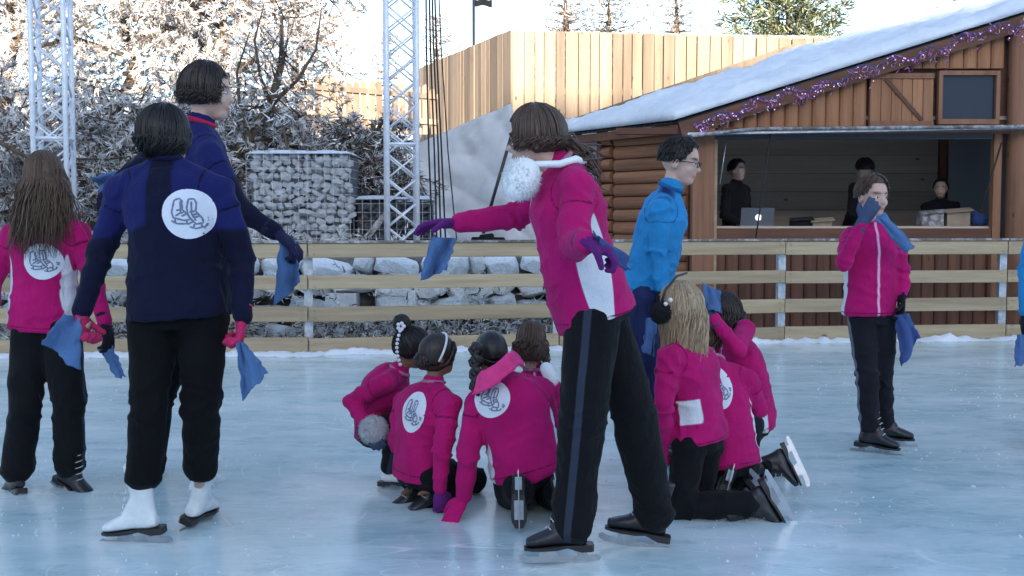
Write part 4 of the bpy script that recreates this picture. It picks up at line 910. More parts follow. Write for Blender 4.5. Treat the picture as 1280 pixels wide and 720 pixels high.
SKATE_STROKES = [  # two drawn skates, unit disc coordinates
    [(-.50, .42), (-.34, .50), (-.24, .42), (-.20, .12), (.02, -.06), (.10, -.20), (-.10, -.26), (-.46, -.20), (-.54, -.02), (-.50, .42)],
    [(-.52, -.32), (-.30, -.40), (.06, -.36), (.22, -.24)], [(-.40, -.22), (-.38, -.36)], [(-.02, -.22), (.0, -.36)],
    [(-.22, .12), (-.40, .06)], [(-.14, .04), (-.30, -.04)], [(-.05, -.02), (-.20, -.12)],
    [(-.04, .52), (.14, .54), (.22, .42), (.24, .10), (.46, -.10), (.52, -.26), (.30, -.34), (.16, -.22), (.0, -.04), (-.06, .2), (-.04, .52)],
    [(.10, -.46), (.32, -.50), (.60, -.38), (.66, -.26)], [(.24, -.34), (.24, -.47)], [(.46, -.30), (.50, -.42)],
    [(.22, .12), (.04, .06)], [(.30, .03), (.12, -.04)], [(.38, -.04), (.20, -.12)], [(.62, -.05), (.78, -.10)], [(.64, -.14), (.76, -.18)], [(-.30, .42), (-.24, .0), (-.40, -.14)], [(.06, .44), (.12, .0), (.28, -.22)]]
def badge(par, jm, c, n, up, ru, rv):
    """white round badge with two skates drawn on it, wrapped on the jacket mesh jm (world coordinates)"""
    from mathutils.bvhtree import BVHTree
    bv = BVHTree.FromPolygons([tuple(v) for v in jm[0]], jm[1]); n = nrm(n); up = nrm(up-n*np.dot(up, n)); s = np.cross(up, n)
    def proj(u, v, off):
        o = c+s*u*ru+up*v*rv+n*.35; h = bv.ray_cast(Vector(o), Vector(-n), .8)
        if h[0] is None: h = bv.find_nearest(Vector(c+s*u*ru+up*v*rv))
        return np.array(h[0])+n*off
    g = G(); R_ = 8; K = 32; V = [proj(0, 0, .0035)]
    for j in range(1, R_+1):
        for i in range(K): a = 2*math.pi*i/K; w = 1+.012*math.sin(3*a); V.append(proj(math.cos(a)*j/R_*w, math.sin(a)*j/R_*w, .0035 if j < R_ else .0022))
    F = [(0, 1+i, 1+(i+1) % K) for i in range(K)]+[(1+j*K+i, 1+(j+1)*K+i, 1+(j+1)*K+(i+1) % K, 1+j*K+(i+1) % K) for j in range(R_-1) for i in range(K)]
    g.add(V, F)
    for st in SKATE_STROKES:
        st = [np.array(p)*1.12+np.array([-.02, .0]) for p in st]; dense = []
        for a, b in zip(st[:-1], st[1:]):
            m_ = max(2, int(np.linalg.norm(b-a)/.09))
            for q in range(m_): dense.append(lerp(a, b, q/m_))
        dense.append(st[-1]); L = []; Rr = []
        for q, p in enumerate(dense):
            d = nrm(np.append(dense[min(q+1, len(dense)-1)]-dense[max(q-1, 0)], 0)); w = .036*(.8+.4*math.sin(q*1.3)**2); nn = np.array([-d[1], d[0]])*w
            L.append(proj(*(p+nn), .0052)); Rr.append(proj(*(p-nn), .0052))
        m_ = len(L); g.add(L+Rr, [(i, i+1, m_+i+1, m_+i) for i in range(m_-1)], mi=1)
    return emit('badge', g, [M['badge'], M['badge_ink']], par, smooth=True)

def finish(name, me, par, m, base):
    V = mverts(me); setv(me, V-base); me.materials.clear(); me.materials.append(m); me.polygons.foreach_set('use_smooth', [True]*len(me.polygons)); return link(name, me, par)

def person(label, base, k, J, F, jacket='pink_jacket', trousers='trousers', skin='skin', gloves=('glove_black', 'glove_black'),
           hair=None, faceF=None, bulk=1.0, bend=0.0, panels=True, yoke=None, bdg=None, skates=None, vox=.010, seed=1, eyes=False, collar=None,
           curl=(.5, .5), hands=None, shoulders=None, jlen=.0, group=None, legr=1.0, stripe=True, hood=False, roll=0, kids=True, boots=('boot_black', 'boot_black'), lower=True, hem=1.0, cuff=.93, panh=.64, yr=.070, panl=-1, sit=False):
    """J: dict head neck pelvis shL shR elL elR wrL wrR hipL hipR knL knR anL anR (world). F: chest direction"""
    T = thing('person', label, 'person', base, group); B = np.asarray(base, float)
    J = {a: np.asarray(b, float) for a, b in J.items()}
    Sx = nrm(J['shR']-J['shL']); Hx = nrm(J['hipR']-J['hipL']); spine = J['neck']-J['pelvis']
    Lsp = np.linalg.norm(spine); kk = k*bulk; mid = (J['neck']+J['pelvis'])/2-nrm(F)*bend
    bz = lambda t: (1-t)**2*J['pelvis']+2*t*(1-t)*mid+t*t*J['neck']; bt = lambda t: nrm(2*(1-t)*(mid-J['pelvis'])+2*t*(J['neck']-mid))
    shw = np.linalg.norm(J['shR']-J['shL'])/2
    def torso(g, prof, grow):
        R = []
        for t, w, d in prof:
            ax = nrm(lerp(Hx, Sx, min(1, max(0, t*1.2)))); tn = bt(min(1, max(0, t))); ax = nrm(ax-tn*np.dot(ax, tn)); fr = np.cross(tn, ax); fr = -fr if np.dot(fr, F) < 0 else fr
            c = bz(t) if 0 <= t <= 1 else (J['pelvis']+bt(0)*t*Lsp if t < 0 else J['neck']+bt(1)*(t-1)*Lsp)
            R.append((c-fr*.004, ax*(w+grow), fr*(d+grow)))
        g.loft(R, 26, sq=.9)
    hip_w = .155*kk; prof = [(-.10, .12*kk, .10*kk), (0, hip_w, .115*kk), (.25, .135*kk, .105*kk), (.5, .140*kk, .108*kk), (.72, max(.15*kk, shw*.9), .112*kk), (.88, max(.12*kk, shw*.78), .088*kk), (.98, .065*kk, .06*kk)]
    # ---- body, one continuous surface
    g = G(); torso(g, prof, -.012)
    FF, S, U = head_axes(faceF if faceF is not None else F, roll=roll); C = J['head']
    head_geo(g, C, FF, S, U, k); g.caps(J['neck']-nrm(spine)*.03, .050*k, C-U*.05*k-FF*.015*k, .048*k, 14)
    for s in 'LR':
        limb(g, [J['sh'+s], J['el'+s], J['wr'+s]], [.036*kk, .033*kk, .024*kk]); limb(g, [lerp(J['neck'], J['sh'+s], .3)-nrm(spine)*.02, J['sh'+s]], [.038*kk, .036*kk])
        hd = J['wr'+s]-J['el'+s] if not hands or not hands.get(s) else hands[s][0]; pn = (hands[s][1] if hands and hands.get(s) and len(hands[s]) > 1 else None)
        if pn is None: pn = nrm(J['pelvis']-J['wr'+s])
        sd = (1 if s == 'R' else -1)
        if hands and hands.get(s) and len(hands[s]) > 2: sd *= hands[s][2]
        hand_geo(g, J['wr'+s], hd, pn, k*(.55 if gloves and gloves['LR'.index(s)] else .97), sd, curl['LR'.index(s)])
        if lower: limb(g, [J['hip'+s], J['kn'+s], J['an'+s]], [.078*kk, .046*kk, .024*kk]); g.caps(J['an'+s], .030*k, J['an'+s]+nrm(skates[s][0] if skates and skates.get(s) else F)*.07*k-(nrm(J['kn'+s]-J['an'+s]))*.055*k, .014*k)
    me = remesh(g, vox*.75 if eyes else vox*1.25, 3, .4); V = mverts(me)
    rel = V-C; lf, ls, lu = rel@FF/k, rel@S/k, rel@U/k
    attr(me, 'lip', np.clip(1.6*np.exp(-((lu+.057)/.008)**2-(ls/.024)**2)*(lf > .06), 0, 1)); attr(me, 'brow', np.clip(1.7*np.exp(-((lu-.028)/.0055)**2-((abs(ls)-.032)/.020)**2)*(lf > .05), 0, 1))
    body = finish('body', me, T, M[skin], B)
    if eyes:
        for s in (-1, 1):
            g = G(); e = C+U*.004*k+S*s*.030*k+FF*.0695*k; g.ell(e+FF*.0012*k, (S*.0125*k, FF*.0100*k, U*.0062*k), n=12, m=8); g.ell(e+FF*.0085*k, (S*.0055*k, FF*.0036*k, U*.0052*k), n=10, m=6, mi=1); emit('eye', g, [M['eye'], M['iris']], body, smooth=True)
    # ---- jacket
    g = G(); jp = [(-.10-jlen, (hip_w+.006)*hem, .122*kk*hem), (-.04, (hip_w+.004)*hem, .124*kk*hem), (.1, .150*kk*hem, .120*kk*hem)]+[(t, w+.006*kk, d+.006*kk) for t, w, d in prof[3:]]
    torso(g, jp, .010)
    for s in 'LR':
        e = J['el'+s]; w = J['wr'+s]; limb(g, [J['sh'+s], e, lerp(e, w, .94)], [.065*kk, .052*kk, .040*kk]); limb(g, [lerp(J['neck'], J['sh'+s], .25)-nrm(spine)*.008, J['sh'+s]], [.062*kk, .065*kk])
    n0 = J['neck']; nn = nrm(J['head']-n0); g.caps(n0-nn*.03*k, .068*k, n0+nn*.022*k, .063*k, 16)
    jm = remesh(g, vox*.9, 6, .5)
    wrinkle(jm, .016*k, [(J['pelvis'], J['neck'])]+[(J['sh'+s], J['el'+s]) for s in 'LR']+[(J['el'+s], J['wr'+s]) for s in 'LR'], seed, 17/k, [(J['elL'], .09), (J['elR'], .09), (lerp(J['pelvis'], J['neck'], .12), .2*k), (J['shL'], .10), (J['shR'], .10)])
    V = mverts(jm); darm = np.full(len(V), 9.)
    for s in 'LR':
        for a, b in ((J['sh'+s], J['el'+s]), (J['el'+s], J['wr'+s])): darm = np.minimum(darm, segdist(V, a, b)[0])
    ds, ts = segdist(V, J['pelvis'], J['neck']); fr0 = nrm(np.cross(bt(.4), nrm(Hx+Sx))); fr0 = fr0 if fr0@F > 0 else -fr0
    sv = V-(J['pelvis']+ts[:, None]*spine); fl = sv@fr0; sl = sv@nrm(Hx+Sx)
    hh = (V-J['pelvis'])@nrm(spine)/Lsp
    pan = np.full(len(V), -1.)
    if panels:
        wv = .036*k+.022*k*np.sin(np.clip(hh, -.1, .8)*4+.4); pan = np.minimum(np.minimum(np.minimum(wv-abs(fl+.034*k), (panh-hh)*.3), (hh-panl)*.3), darm-.078*kk); pan = np.where(abs(sl) > .07*k, pan, -1)
    attr(jm, 'panel', pan)
    attr(jm, 'piping', np.where((fl > .03) & (darm > .09*kk), .007*k-abs(sl), -1) if panels else np.full(len(V), -1.))
    if yoke == 'back': y = np.minimum((hh-.50-.12*(1-np.clip(abs(sl)/(.16*k), 0, 1)))*.35, abs(sl)-.045*k-.25*np.clip(.95-hh, 0, 1)*.12); y = np.where(np.minimum(segdist(V, J['elL'], J['wrL'])[0], segdist(V, J['elR'], J['wrR'])[0]) < .07*k, -1, y); attr(jm, 'yoke', y)
    elif yoke == 'shoulder': q = np.minimum(segdist(V, J['neck'], J['shR'])[0], segdist(V, J['neck'], J['shL'])[0]); attr(jm, 'yoke', np.minimum(yr*k-q, .12-abs(fl+.02)))
    else: attr(jm, 'yoke', np.full(len(V), -1.))
    attr(jm, 'seam', .0032-np.minimum(np.minimum(abs(np.linalg.norm(V-J['shL'], axis=1)-.088*kk), abs(np.linalg.norm(V-J['shR'], axis=1)-.088*kk)), np.where(darm > .07*kk, abs(hh+.055+jlen*.8)*Lsp, 9)))
    polys = [tuple(p.vertices) for p in jm.polygons]; jw = (V.copy(), polys)
    jo = finish('jacket', jm, T, M[jacket], B)
    if bdg: badge(jo, jw, *bdg)
    g = G(); ring = [n0+nn*(.026*k)+(nrm(np.cross(nn, Sx))*math.cos(a)+Sx*math.sin(a))*.060*k for a in np.linspace(0, 2*math.pi, 15)]; g.tube(ring, .011*k, 7); emit('collar', g, M[collar or jacket], jo, smooth=True)
    # ---- trousers
    if lower:
        g = G(); torso(g, [(-.20, .11*kk, .10*kk), (-.06, hip_w-.004, .108*kk), (.06, .145*kk, .108*kk), (.14, .13*kk, .10*kk)], .004)
        for s in 'LR':
            h, n_, a = J['hip'+s], J['kn'+s], J['an'+s]; a2 = lerp(n_, a, .93)
            a2 = lerp(n_, a, cuff); limb(g, [h, n_, a2], [.096*kk*(legr+1)/2, .074*kk*legr, .068*kk*legr], 16); g.caps(h, .098*kk, lerp(J['pelvis'], h, .5), .10*kk)
        tm = remesh(g, vox, 6, .5)
        wrinkle(tm, .017*k, [(J['hip'+s], J['kn'+s]) for s in 'LR']+[(J['kn'+s], J['an'+s]) for s in 'LR'], seed+3, 13/k, [(J['knL'], .11), (J['knR'], .11), (J['anL'], .12), (J['anR'], .12)])
        V = mverts(tm); st = np.full(len(V), -1.); bestd = np.full(len(V), 9.)
        for s, sg in (('L', -1), ('R', 1)):
            for a, b in ((J['hip'+s], J['kn'+s]), (J['kn'+s], J['an'+s])):
                d, t = segdist(V, a, b); ax = nrm(b-a); so = Hx*sg; so = nrm(so-ax*np.dot(so, ax)); fo = np.cross(ax, so); r_ = V-(a+t[:, None]*(b-a)); m_ = d < bestd
                val = np.where(r_@so > 0, .014*k-abs(r_@fo), -1); st[m_] = val[m_]; bestd[m_] = d[m_]
        attr(tm, 'stripe', st if stripe else st*0-1); finish('trousers', tm, T, M[trousers], B)
        for i, s in enumerate('LR'):
            if skates and skates.get(s): skate(T, J['an'+s], skates[s][0], skates[s][1] if len(skates[s]) > 1 else nrm(J['kn'+s]-J['an'+s]), k, boots[i])
    # ---- gloves
    for i, s in enumerate('LR'):
        if not gloves or not gloves[i]: continue
        hd = J['wr'+s]-J['el'+s] if not hands or not hands.get(s) else hands[s][0]; pn = (hands[s][1] if hands and hands.get(s) and len(hands[s]) > 1 else None)
        if pn is None: pn = nrm(J['pelvis']-J['wr'+s])
        sd = (1 if s == 'R' else -1)
        if hands and hands.get(s) and len(hands[s]) > 2: sd *= hands[s][2]
        g = G(); hand_geo(g, J['wr'+s], hd, pn, k*1.0, sd, curl[i], .0028); fa = nrm(J['el'+s]-J['wr'+s]); g.caps(J['wr'+s]+fa*.035*k, .040*kk, J['wr'+s], .031*k)
        gm = remesh(g, .0048, 2, .4); Vg = mverts(gm); attr(gm, 'cuff', .004-abs(((Vg-J['wr'+s])@fa)-.014)) ; setv(gm, Vg+mnorm(gm)*(fnoise(Vg, 4, 2, 60)*.001)[:, None]); finish('glove', gm, T, M[gloves[i]], B)
    if hair: hair_build(T, C, FF, S, U, k, hair[0], M[hair[1]], seed, *hair[2:3], **(hair[3] if len(hair) > 3 else {}))
    return T, (C, FF, S, U, k)

def fuzz(g, c, r, n, L, col=(1, 1, 1), sc=(1, 1, 1)):
    u = RNG.normal(size=(n, 3)); u /= np.linalg.norm(u, axis=1, keepdims=True); P = np.asarray(c)+u*r*np.array(sc)*.97
    V, F, cc = needles(P, u+RNG.normal(size=(n, 3))*.5, L*RNG.uniform(.5, 1.2, n), .0022, np.tile(col, (n, 1))); g.add(V, F, cc)
def towel(label, pts, seed=0, m='cloth', amp=.02, nx=22, ny=26, group='blue cloths held by the skaters'):
    """a square of fleece held at one end: pts = 4 world corners (top-left, top-right, bottom-right, bottom-left)"""
    a, b, c, d = map(np.asarray, pts); n = nrm(np.cross(b-a+1e-4, d-a)); n = n if np.linalg.norm(n) > .1 else V3(0, -1, 0); V = []; L = max(np.linalg.norm(d-a), np.linalg.norm(c-b))
    for j in range(ny):
        for i in range(nx):
            s, t = i/(nx-1), j/(ny-1); p = lerp(lerp(a, b, s), lerp(d, c, s), t); e = .35+.65*t
            f = amp*(math.sin(s*7+seed+t*2)*e+.25*math.sin(s*13+seed*2-t*4)*(.4+.6*(1-t)))+amp*.5*noise.noise(Vector((s*2.2, t*2.5, seed)))
            ed = .012*noise.noise(Vector((s*6, t*6, seed+9))); p = p+n*f+nrm(b-a+1e-4)*ed*(abs(s-.5) > .4)+nrm(d-a)*ed*(t > .85); V.append(p)
    base = V[0]; me = mesh('cloth', np.array(V)-base, [(j*nx+i, j*nx+i+1, (j+1)*nx+i+1, (j+1)*nx+i) for j in range(ny-1) for i in range(nx-1)], [M[m]], smooth=True)
    o = link('cloth', me, None, label=label, category='cloth', group=group); o.location = base; q = o.modifiers.new('s', 'SOLIDIFY'); q.thickness = .005; return o
def WJ(**kw): return {a: W(*b) for a, b in kw.items()}
up = V3(0, 0, 1)

# 1 ---- girl with long brown hair, far left
d = 5.18
J = WJ(head=(56, 222, d), neck=(56, 268, d), pelvis=(55, 398, d+.03), shL=(17, 293, d), shR=(96, 291, d), elL=(-8, 350, d), wrL=(-16, 402, d-.05), elR=(117, 348, d), wrR=(131, 404, d-.06),
       hipL=(38, 415, d), hipR=(77, 415, d), knL=(32, 505, d-.05), knR=(86, 500, d-.04), anL=(20, 592, d), anR=(87, 585, d+.02))
T1, H1 = person('girl with long loose brown hair and pink jacket at the far left, seen from behind', (-2.15, d, 0), .93, J, V3(.1, 1, 0), hair=('long', 'hair_brown', .36, dict(n=620, flare=1.25)),
    bdg=(W(49, 327, d-.13), V3(-.05, -1, 0), up, .082, .083), skates={'L': (V3(-.55, .6, -.25),), 'R': (V3(.6, -.25, -.28),)}, gloves=('glove_black', 'glove_black'), seed=1, trousers='trousers', legr=1.2)
towel('small blue cloth in the right hand of the long-haired girl at far left', [W(122, 434, 5.1), W(138, 430, 5.1), W(158, 470, 5.1), W(146, 472, 5.12)], 1, amp=.012)

# 3 ---- woman looking right, behind
d = 5.2
J = WJ(head=(260, 117, d), neck=(247, 160, d), pelvis=(252, 372, d), shL=(222, 188, d+.20), shR=(262, 194, d-.17), elL=(178, 205, d+.28), wrL=(146, 232, d+.2), elR=(297, 262, d-.22), wrR=(346, 291, d-.25),
       hipL=(244, 395, d+.09), hipR=(250, 395, d-.09), knL=(196, 500, d+.12), knR=(250, 500, d-.02), anL=(188, 588, d+.25), anR=(252, 590, d+.05))
T3, H3 = person('woman in navy jacket with red collar and dark bobbed hair, arm stretched right', (-1.44, d, 0), 1.12, J, V3(1, .12, 0), jacket='navy_jacket', trousers='velvet', gloves=('glove_navy', 'glove_navy'), faceF=V3(1, .15, -.06),
    hair=('bob', 'hair_dark', .06, dict(n=420, face=1.1)), panels=False, yoke='shoulder', yr=.15, eyes=True, collar='red_knit', seed=3, skates={'L': (V3(.1, 1, 0),), 'R': (V3(.3, 1, -.0),)}, boots=('boot_white', 'boot_white'), hands={'R': (V3(.7, -.1, -.55), V3(-.3, .2, -1))}, vox=.010, curl=(.6, .7))
towel('blue cloth hanging from the outstretched hand of the woman looking right', [W(350, 303, 4.93), W(368, 300, 4.93), W(377, 352, 4.95), W(344, 382, 4.93)], 2, amp=.03)
towel('blurred blue cloth behind the navy shoulder, held back by the woman looking right', [W(150, 212, 5.42), W(158, 226, 5.42), W(128, 246, 5.45), W(116, 222, 5.45)], 3, amp=.02)

# 2 ---- woman in navy seen from behind
d = 4.33
J = WJ(head=(207, 173, d), neck=(208, 207, d), pelvis=(222, 375, d), shL=(154, 238, d), shR=(272, 240, d), elL=(126, 316, d+.03), wrL=(102, 392, d-.08), elR=(303, 322, d+.02), wrR=(303, 398, d-.06),
       hipL=(192, 398, d), hipR=(254, 398, d), knL=(186, 505, d-.04), knR=(252, 502, d), anL=(178, 634, d), anR=(250, 620, d+.25))
T2, H2 = person('woman in navy jacket with round white badge and white skates, seen from behind', (-1.33, d, 0), 1.0, J, V3(.08, 1, 0), jacket='navy_jacket', trousers='velvet', gloves=('glove_red', 'glove_red'), faceF=V3(.55, .85, -.05),
    hair=('bob', 'hair_black', .12, dict(n=480, face=1.0, mess=.06, inw=1.5)), panels=False, yoke='back', bdg=(W(234, 267, d-.15), V3(.12, -1, 0), V3(.12, 0, 1), .096, .094), seed=2, bulk=1.08, jlen=.03, hem=1.08, cuff=.66,
    skates={'L': (V3(-1, .12, -.10),), 'R': (V3(.25, 1, 0),)}, boots=('boot_white', 'boot_white'), legr=1.02, hands={'L': (V3(.1, -.1, -1), V3(.9, -.2, 0)), 'R': (V3(-.12, -.1, -1), V3(-.9, -.2, 0))}, curl=(1.25, 1.25))
towel('pale blue cloth in the left hand of the navy woman with the white badge', [W(80, 392, 4.22), W(103, 398, 4.22), W(100, 462, 4.2), W(53, 430, 4.22)], 4, amp=.03)
towel('blue cloth dangling from the right hand of the navy woman with the white badge', [W(297, 428, 4.22), W(307, 428, 4.22), W(333, 468, 4.22), W(301, 502, 4.22)], 5, amp=.025)

# 5 ---- boy in the bright blue jacket
d = 5.8
J = WJ(head=(851, 203, d), neck=(836, 240, d), pelvis=(812, 358, d), shL=(829, 257, d+.13), shR=(826, 262, d-.14), elL=(812, 315, d+.16), wrL=(822, 362, d+.15), elR=(824, 314, d-.18), wrR=(829, 362, d-.2),
       hipL=(812, 372, d+.08), hipR=(806, 372, d-.08), knL=(812, 455, d+.08), knR=(804, 455, d-.08), anL=(812, 548, d+.1), anR=(806, 552, d-.08))
T5, H5 = person('boy in bright blue jacket with glasses and short dark hair', (.70, d, 0), 1.03, J, V3(1, -.22, 0), jacket='azure_jacket', trousers='navy_trousers', faceF=V3(1, -.35, -.22), hair=('short', 'hair_black', .1, dict(n=420, face=.95)),
    panels=False, yoke='shoulder', yr=.050, eyes=True, seed=5, skates={'L': (V3(1, -.1, 0),), 'R': (V3(1, -.1, 0),)}, bulk=.98, legr=.98, gloves=('glove_black', 'glove_black'))
C, FF, S, U, k = H5; g = G()
for s in (-1, 1):
    e = C+U*.004*k+S*s*.031*k+FF*.094*k; g.tube([e+(S*math.cos(a)*1.15+U*math.sin(a)*.8)*.020*k for a in np.linspace(0, 2*math.pi, 13)], .0022, 5); g.tube([e+S*s*.022*k+U*.006*k, C+U*.008*k+S*s*.076*k+FF*.04*k, C+U*.002*k+S*s*.080*k-FF*.01*k], .0025, 5)
g.tube([C+U*.008*k-S*.010*k+FF*.098*k, C+U*.008*k+S*.010*k+FF*.098*k], .002, 5); emit('glasses', g, M['black_metal'], T5)

# 6 ---- child in pink at the right, hand over the eye
d = 6.05
J = WJ(head=(1091, 246, d), neck=(1089, 281, d), pelvis=(1088, 384, d), shR=(1062, 299, d), shL=(1118, 297, d), elR=(1054, 330, d-.20), wrR=(1078, 277, d-.24), elL=(1129, 340, d), wrL=(1127, 370, d-.05),
       hipR=(1076, 396, d), hipL=(1102, 396, d+.02), knR=(1084, 470, d-.03), knL=(1104, 468, d+.05), anR=(1087, 536, d), anL=(1104, 528, d+.18))
T6, H6 = person('child in pink jacket holding a grey-blue gloved hand over one eye at the right', (1.95, d, 0), .95, J, V3(.38, -1, 0), trousers='trousers_piped', faceF=V3(.38, -1, -.12), hair=('short', 'hair_mid', .1, dict(n=420, face=1.0)), eyes=True, gloves=('glove_black', 'glove_grey'),
    hands={'R': (V3(.5, .05, .75), V3(.25, 1, 0), 1), 'L': (V3(-.05, -.1, -1), V3(-1, 0, 0))}, seed=6, bulk=.92, skates={'R': (V3(.75, -.45, -.05), up), 'L': (V3(.95, -.3, 0), up)}, curl=(.7, .45))
towel('blue cloth flicking from the raised hand of the child in pink at the right', [W(1094, 272, 5.76), W(1104, 266, 5.76), W(1145, 308, 5.8), W(1130, 316, 5.78)], 6, amp=.012)
towel('dark blue cloth hanging from the lowered hand of the child in pink at the right', [W(1119, 394, 5.95), W(1136, 392, 5.95), W(1151, 422, 5.98), W(1128, 458, 5.95)], 7, m='cloth_dark', amp=.025)

# 7 ---- child in blue cut by the right edge
d = 6.1
J = WJ(head=(1330, 235, d), neck=(1327, 275, d), pelvis=(1322, 375, d), shL=(1296, 292, d), shR=(1356, 292, d), elL=(1282, 342, d), wrL=(1282, 392, d-.05), elR=(1368, 340, d), wrR=(1368, 385, d-.05), hipL=(1308, 390, d), hipR=(1336, 390, d), knL=(1308, 460, d), knR=(1336, 460, d), anL=(1308, 532, d), anR=(1336, 532, d))
person('child in bright blue jacket mostly cut off by the right edge', (2.97, d, 0), .95, J, V3(.1, 1, 0), jacket='azure_jacket', panels=False, yoke='shoulder', hair=('short', 'hair_dark', .1, dict(n=200)), seed=7, skates={'L': (V3(0, 1, 0),), 'R': (V3(0, 1, 0),)}, trousers='navy_trousers')
towel('blue cloth at the right edge of the picture below the bright blue sleeve', [W(1272, 418, 6.0), W(1286, 418, 6.0), W(1292, 452, 6.0), W(1268, 458, 6.0)], 8, amp=.02)

# 4 ---- tall girl gliding left in the middle
d = 4.12
J = WJ(head=(668, 175, d), neck=(704, 212, d), pelvis=(738, 378, d), shL=(722, 236, d-.17), shR=(700, 240, d+.16), elL=(716, 305, d-.28), wrL=(733, 302, d-.48), elR=(648, 268, d+.20), wrR=(572, 279, d+.18),
       hipL=(740, 402, d-.10), hipR=(752, 402, d+.10), knL=(728, 525, d-.10), knR=(792, 515, d+.05), anL=(715, 652, d-.06), anR=(818, 640, d+.16))
T4, H4 = person('tall girl in pink jacket and striped black trousers gliding left, arms out', (.27, d, 0), 1.0, J, V3(-1, .1, -.1), faceF=V3(-1, .12, -.1), hair=('bob', 'hair_mid', .045, dict(n=480, face=.85, mess=.3)), eyes=True, gloves=('glove_purple', 'glove_purple'),
    hands={'R': (V3(-1, 0, -.02), V3(0, -.2, -1), 1), 'L': (V3(.8, -.1, -.35), V3(-.2, .2, -1))}, seed=4, skates={'L': (V3(-1, -.05, -.02), V3(-.05, 0, 1)), 'R': (V3(-.97, .1, .16), V3(.12, 0, 1))}, curl=(.95, .3), bulk=1.12, bend=-.045, legr=1.12, jlen=.05, hem=1.05, cuff=1.0)
C, FF, S, U, k = H4; g = G(); e = W(652, 224, 3.99); g.ell(e, (V3(.066, 0, 0), V3(0, .05, 0), V3(.012, 0, .076)), n=26, m=16); fuzz(g, e, .068, 1500, .016, sc=(.93, .72, 1.06)); emit('ear_muff', g, M['white_fur'], T4, smooth=True)
g = G(); g.tube([W(660, 205, 4.0), W(700, 205, 3.98), W(720, 199, 4.05), W(738, 206, 4.2)], [.010, .013, .014, .008], 8); emit('fur_band', g, M['white_fur'], T4, smooth=True)
g = G(); rr = np.random.default_rng(5)
for i in range(70):
    a = W(700+rr.normal()*5, 178+rr.normal()*8, d); g.tube([a, a+V3(.05, .02, -.03)+rr.normal(size=3)*.016, a+V3(.09, .02, -.07)+rr.normal(size=3)*.022, a+V3(.12, .02, -.10)+rr.normal(size=3)*.028], [.005, .005, .004, .0015], 4, col=(rr.uniform(.6, 1.3),)*3)
emit('ponytail', g, M['hair_mid'], T4, smooth=True)
towel('blue cloth swinging below the stretched purple glove of the tall girl', [W(541, 296, 4.26), W(571, 298, 4.26), W(558, 338, 4.26), W(526, 350, 4.26)], 9, m='cloth', amp=.03)
towel('blue cloth trailing from the near hand of the tall girl', [W(742, 288, 3.62), W(754, 306, 3.6), W(788, 338, 3.66), W(780, 318, 3.68)], 10, m='cloth_dark', amp=.015)

# ---- the kneeling group
G_ = 'children kneeling together on the ice'
# b child with headband
d = 4.95
J = WJ(head=(548, 444, d), neck=(541, 483, d), pelvis=(528, 583, d), shL=(505, 503, d+.12), shR=(562, 507, d-.14), elL=(497, 552, d+.05), wrL=(520, 590, d+.25), elR=(552, 566, d-.22), wrR=(550, 612, d-.2),
       hipL=(518, 592, d+.07), hipR=(540, 592, d-.07), knL=(560, 590, d+.42), knR=(592, 600, d+.2), anL=(520, 610, d+.05), anR=(545, 612, d-.05))
Tb, Hb = person('kneeling child with dark hair pulled back under a thin white headband', (W(530, 590, d)[0], d, 0), .80, J, V3(.75, .65, 0), skin='skin_brown', faceF=V3(.9, .45, 0), hair=('pull', 'hair_dark', .1, dict(n=380, target=W(535, 462, d-.02))), gloves=('glove_purple', 'glove_purple'),
    bdg=(W(511, 517, d-.15), V3(-.55, -1, 0), V3(.25, 0, 1), .066, .088), seed=11, bend=.045, hands={'R': (V3(.05, .1, -1), V3(-.3, 1, 0))}, skates={'L': (V3(-.7, -.5, -.15), V3(.5, .2, .6)), 'R': (V3(-.8, -.5, -.1), V3(.4, .2, .6))}, group=G_, bulk=1.1, panels=False, vox=.009, stripe=False)
C, FF, S, U, k = Hb; bun(Tb, C-FF*.085*k-U*.02*k, .045, M['hair_dark'], 1)
g = G(); g.tube([C+U*.02*k-FF*.010*k+(S*math.cos(a)*.088+(U*.9+FF*.42)*math.sin(a)*.112)*k for a in np.linspace(-.45, math.pi+.45, 20)], .0055, 6); emit('headband', g, M['white_trim'], Tb, smooth=True)
# a squatting child with black bun
d = 5.3
J = WJ(head=(515, 436, d), neck=(497, 468, d), pelvis=(472, 532, d+.12), shL=(498, 475, d+.16), shR=(480, 480, d-.14), elL=(500, 520, d+.25), wrL=(520, 540, d+.15), elR=(440, 502, d-.10), wrR=(459, 535, d-.2),
       hipL=(470, 538, d+.18), hipR=(466, 540, d+.02), knL=(512, 520, d+.1), knR=(500, 532, d-.12), anL=(498, 582, d+.12), anR=(488, 585, d-.06))
Ta, Ha = person('squatting child with black bun and white hair beads, left of the kneeling group', (W(485, 600, d)[0], d, 0), .80, J, V3(1, -.15, -.3), skin='skin_brown', faceF=V3(.95, .1, -.35), hair=('pull', 'hair_black', .1, dict(n=340, target=W(500, 405, d))), gloves=('glove_grey', 'glove_grey'), bend=.07,
    seed=12, skates={'L': (V3(1, -.2, 0), up), 'R': (V3(1, -.3, 0), up)}, boots=('boot_black', 'boot_white'), group=G_, panels=False, vox=.009, bulk=1.05)
bun(Ta, W(502, 404, d), .043, M['hair_black'], 2); g = G(); p = W(501, 408, d-.05)
for i in range(5): a = i*1.256; g.ell(p+V3(math.cos(a)*.014, 0, math.sin(a)*.014), (V3(.010, 0, 0), V3(0, .006, 0), V3(0, 0, .010)), n=8, m=5)
emit('hair_flower', g, M['white_trim'], Ta, smooth=True); C, FF, S, U, k = Ha; g = G()
for i in range(9): g.sph(W(500-4*math.sin(i*.4), 414+i*5.2, d-.09-.01*math.sin(i*.4)), .0085, n=8, m=5)
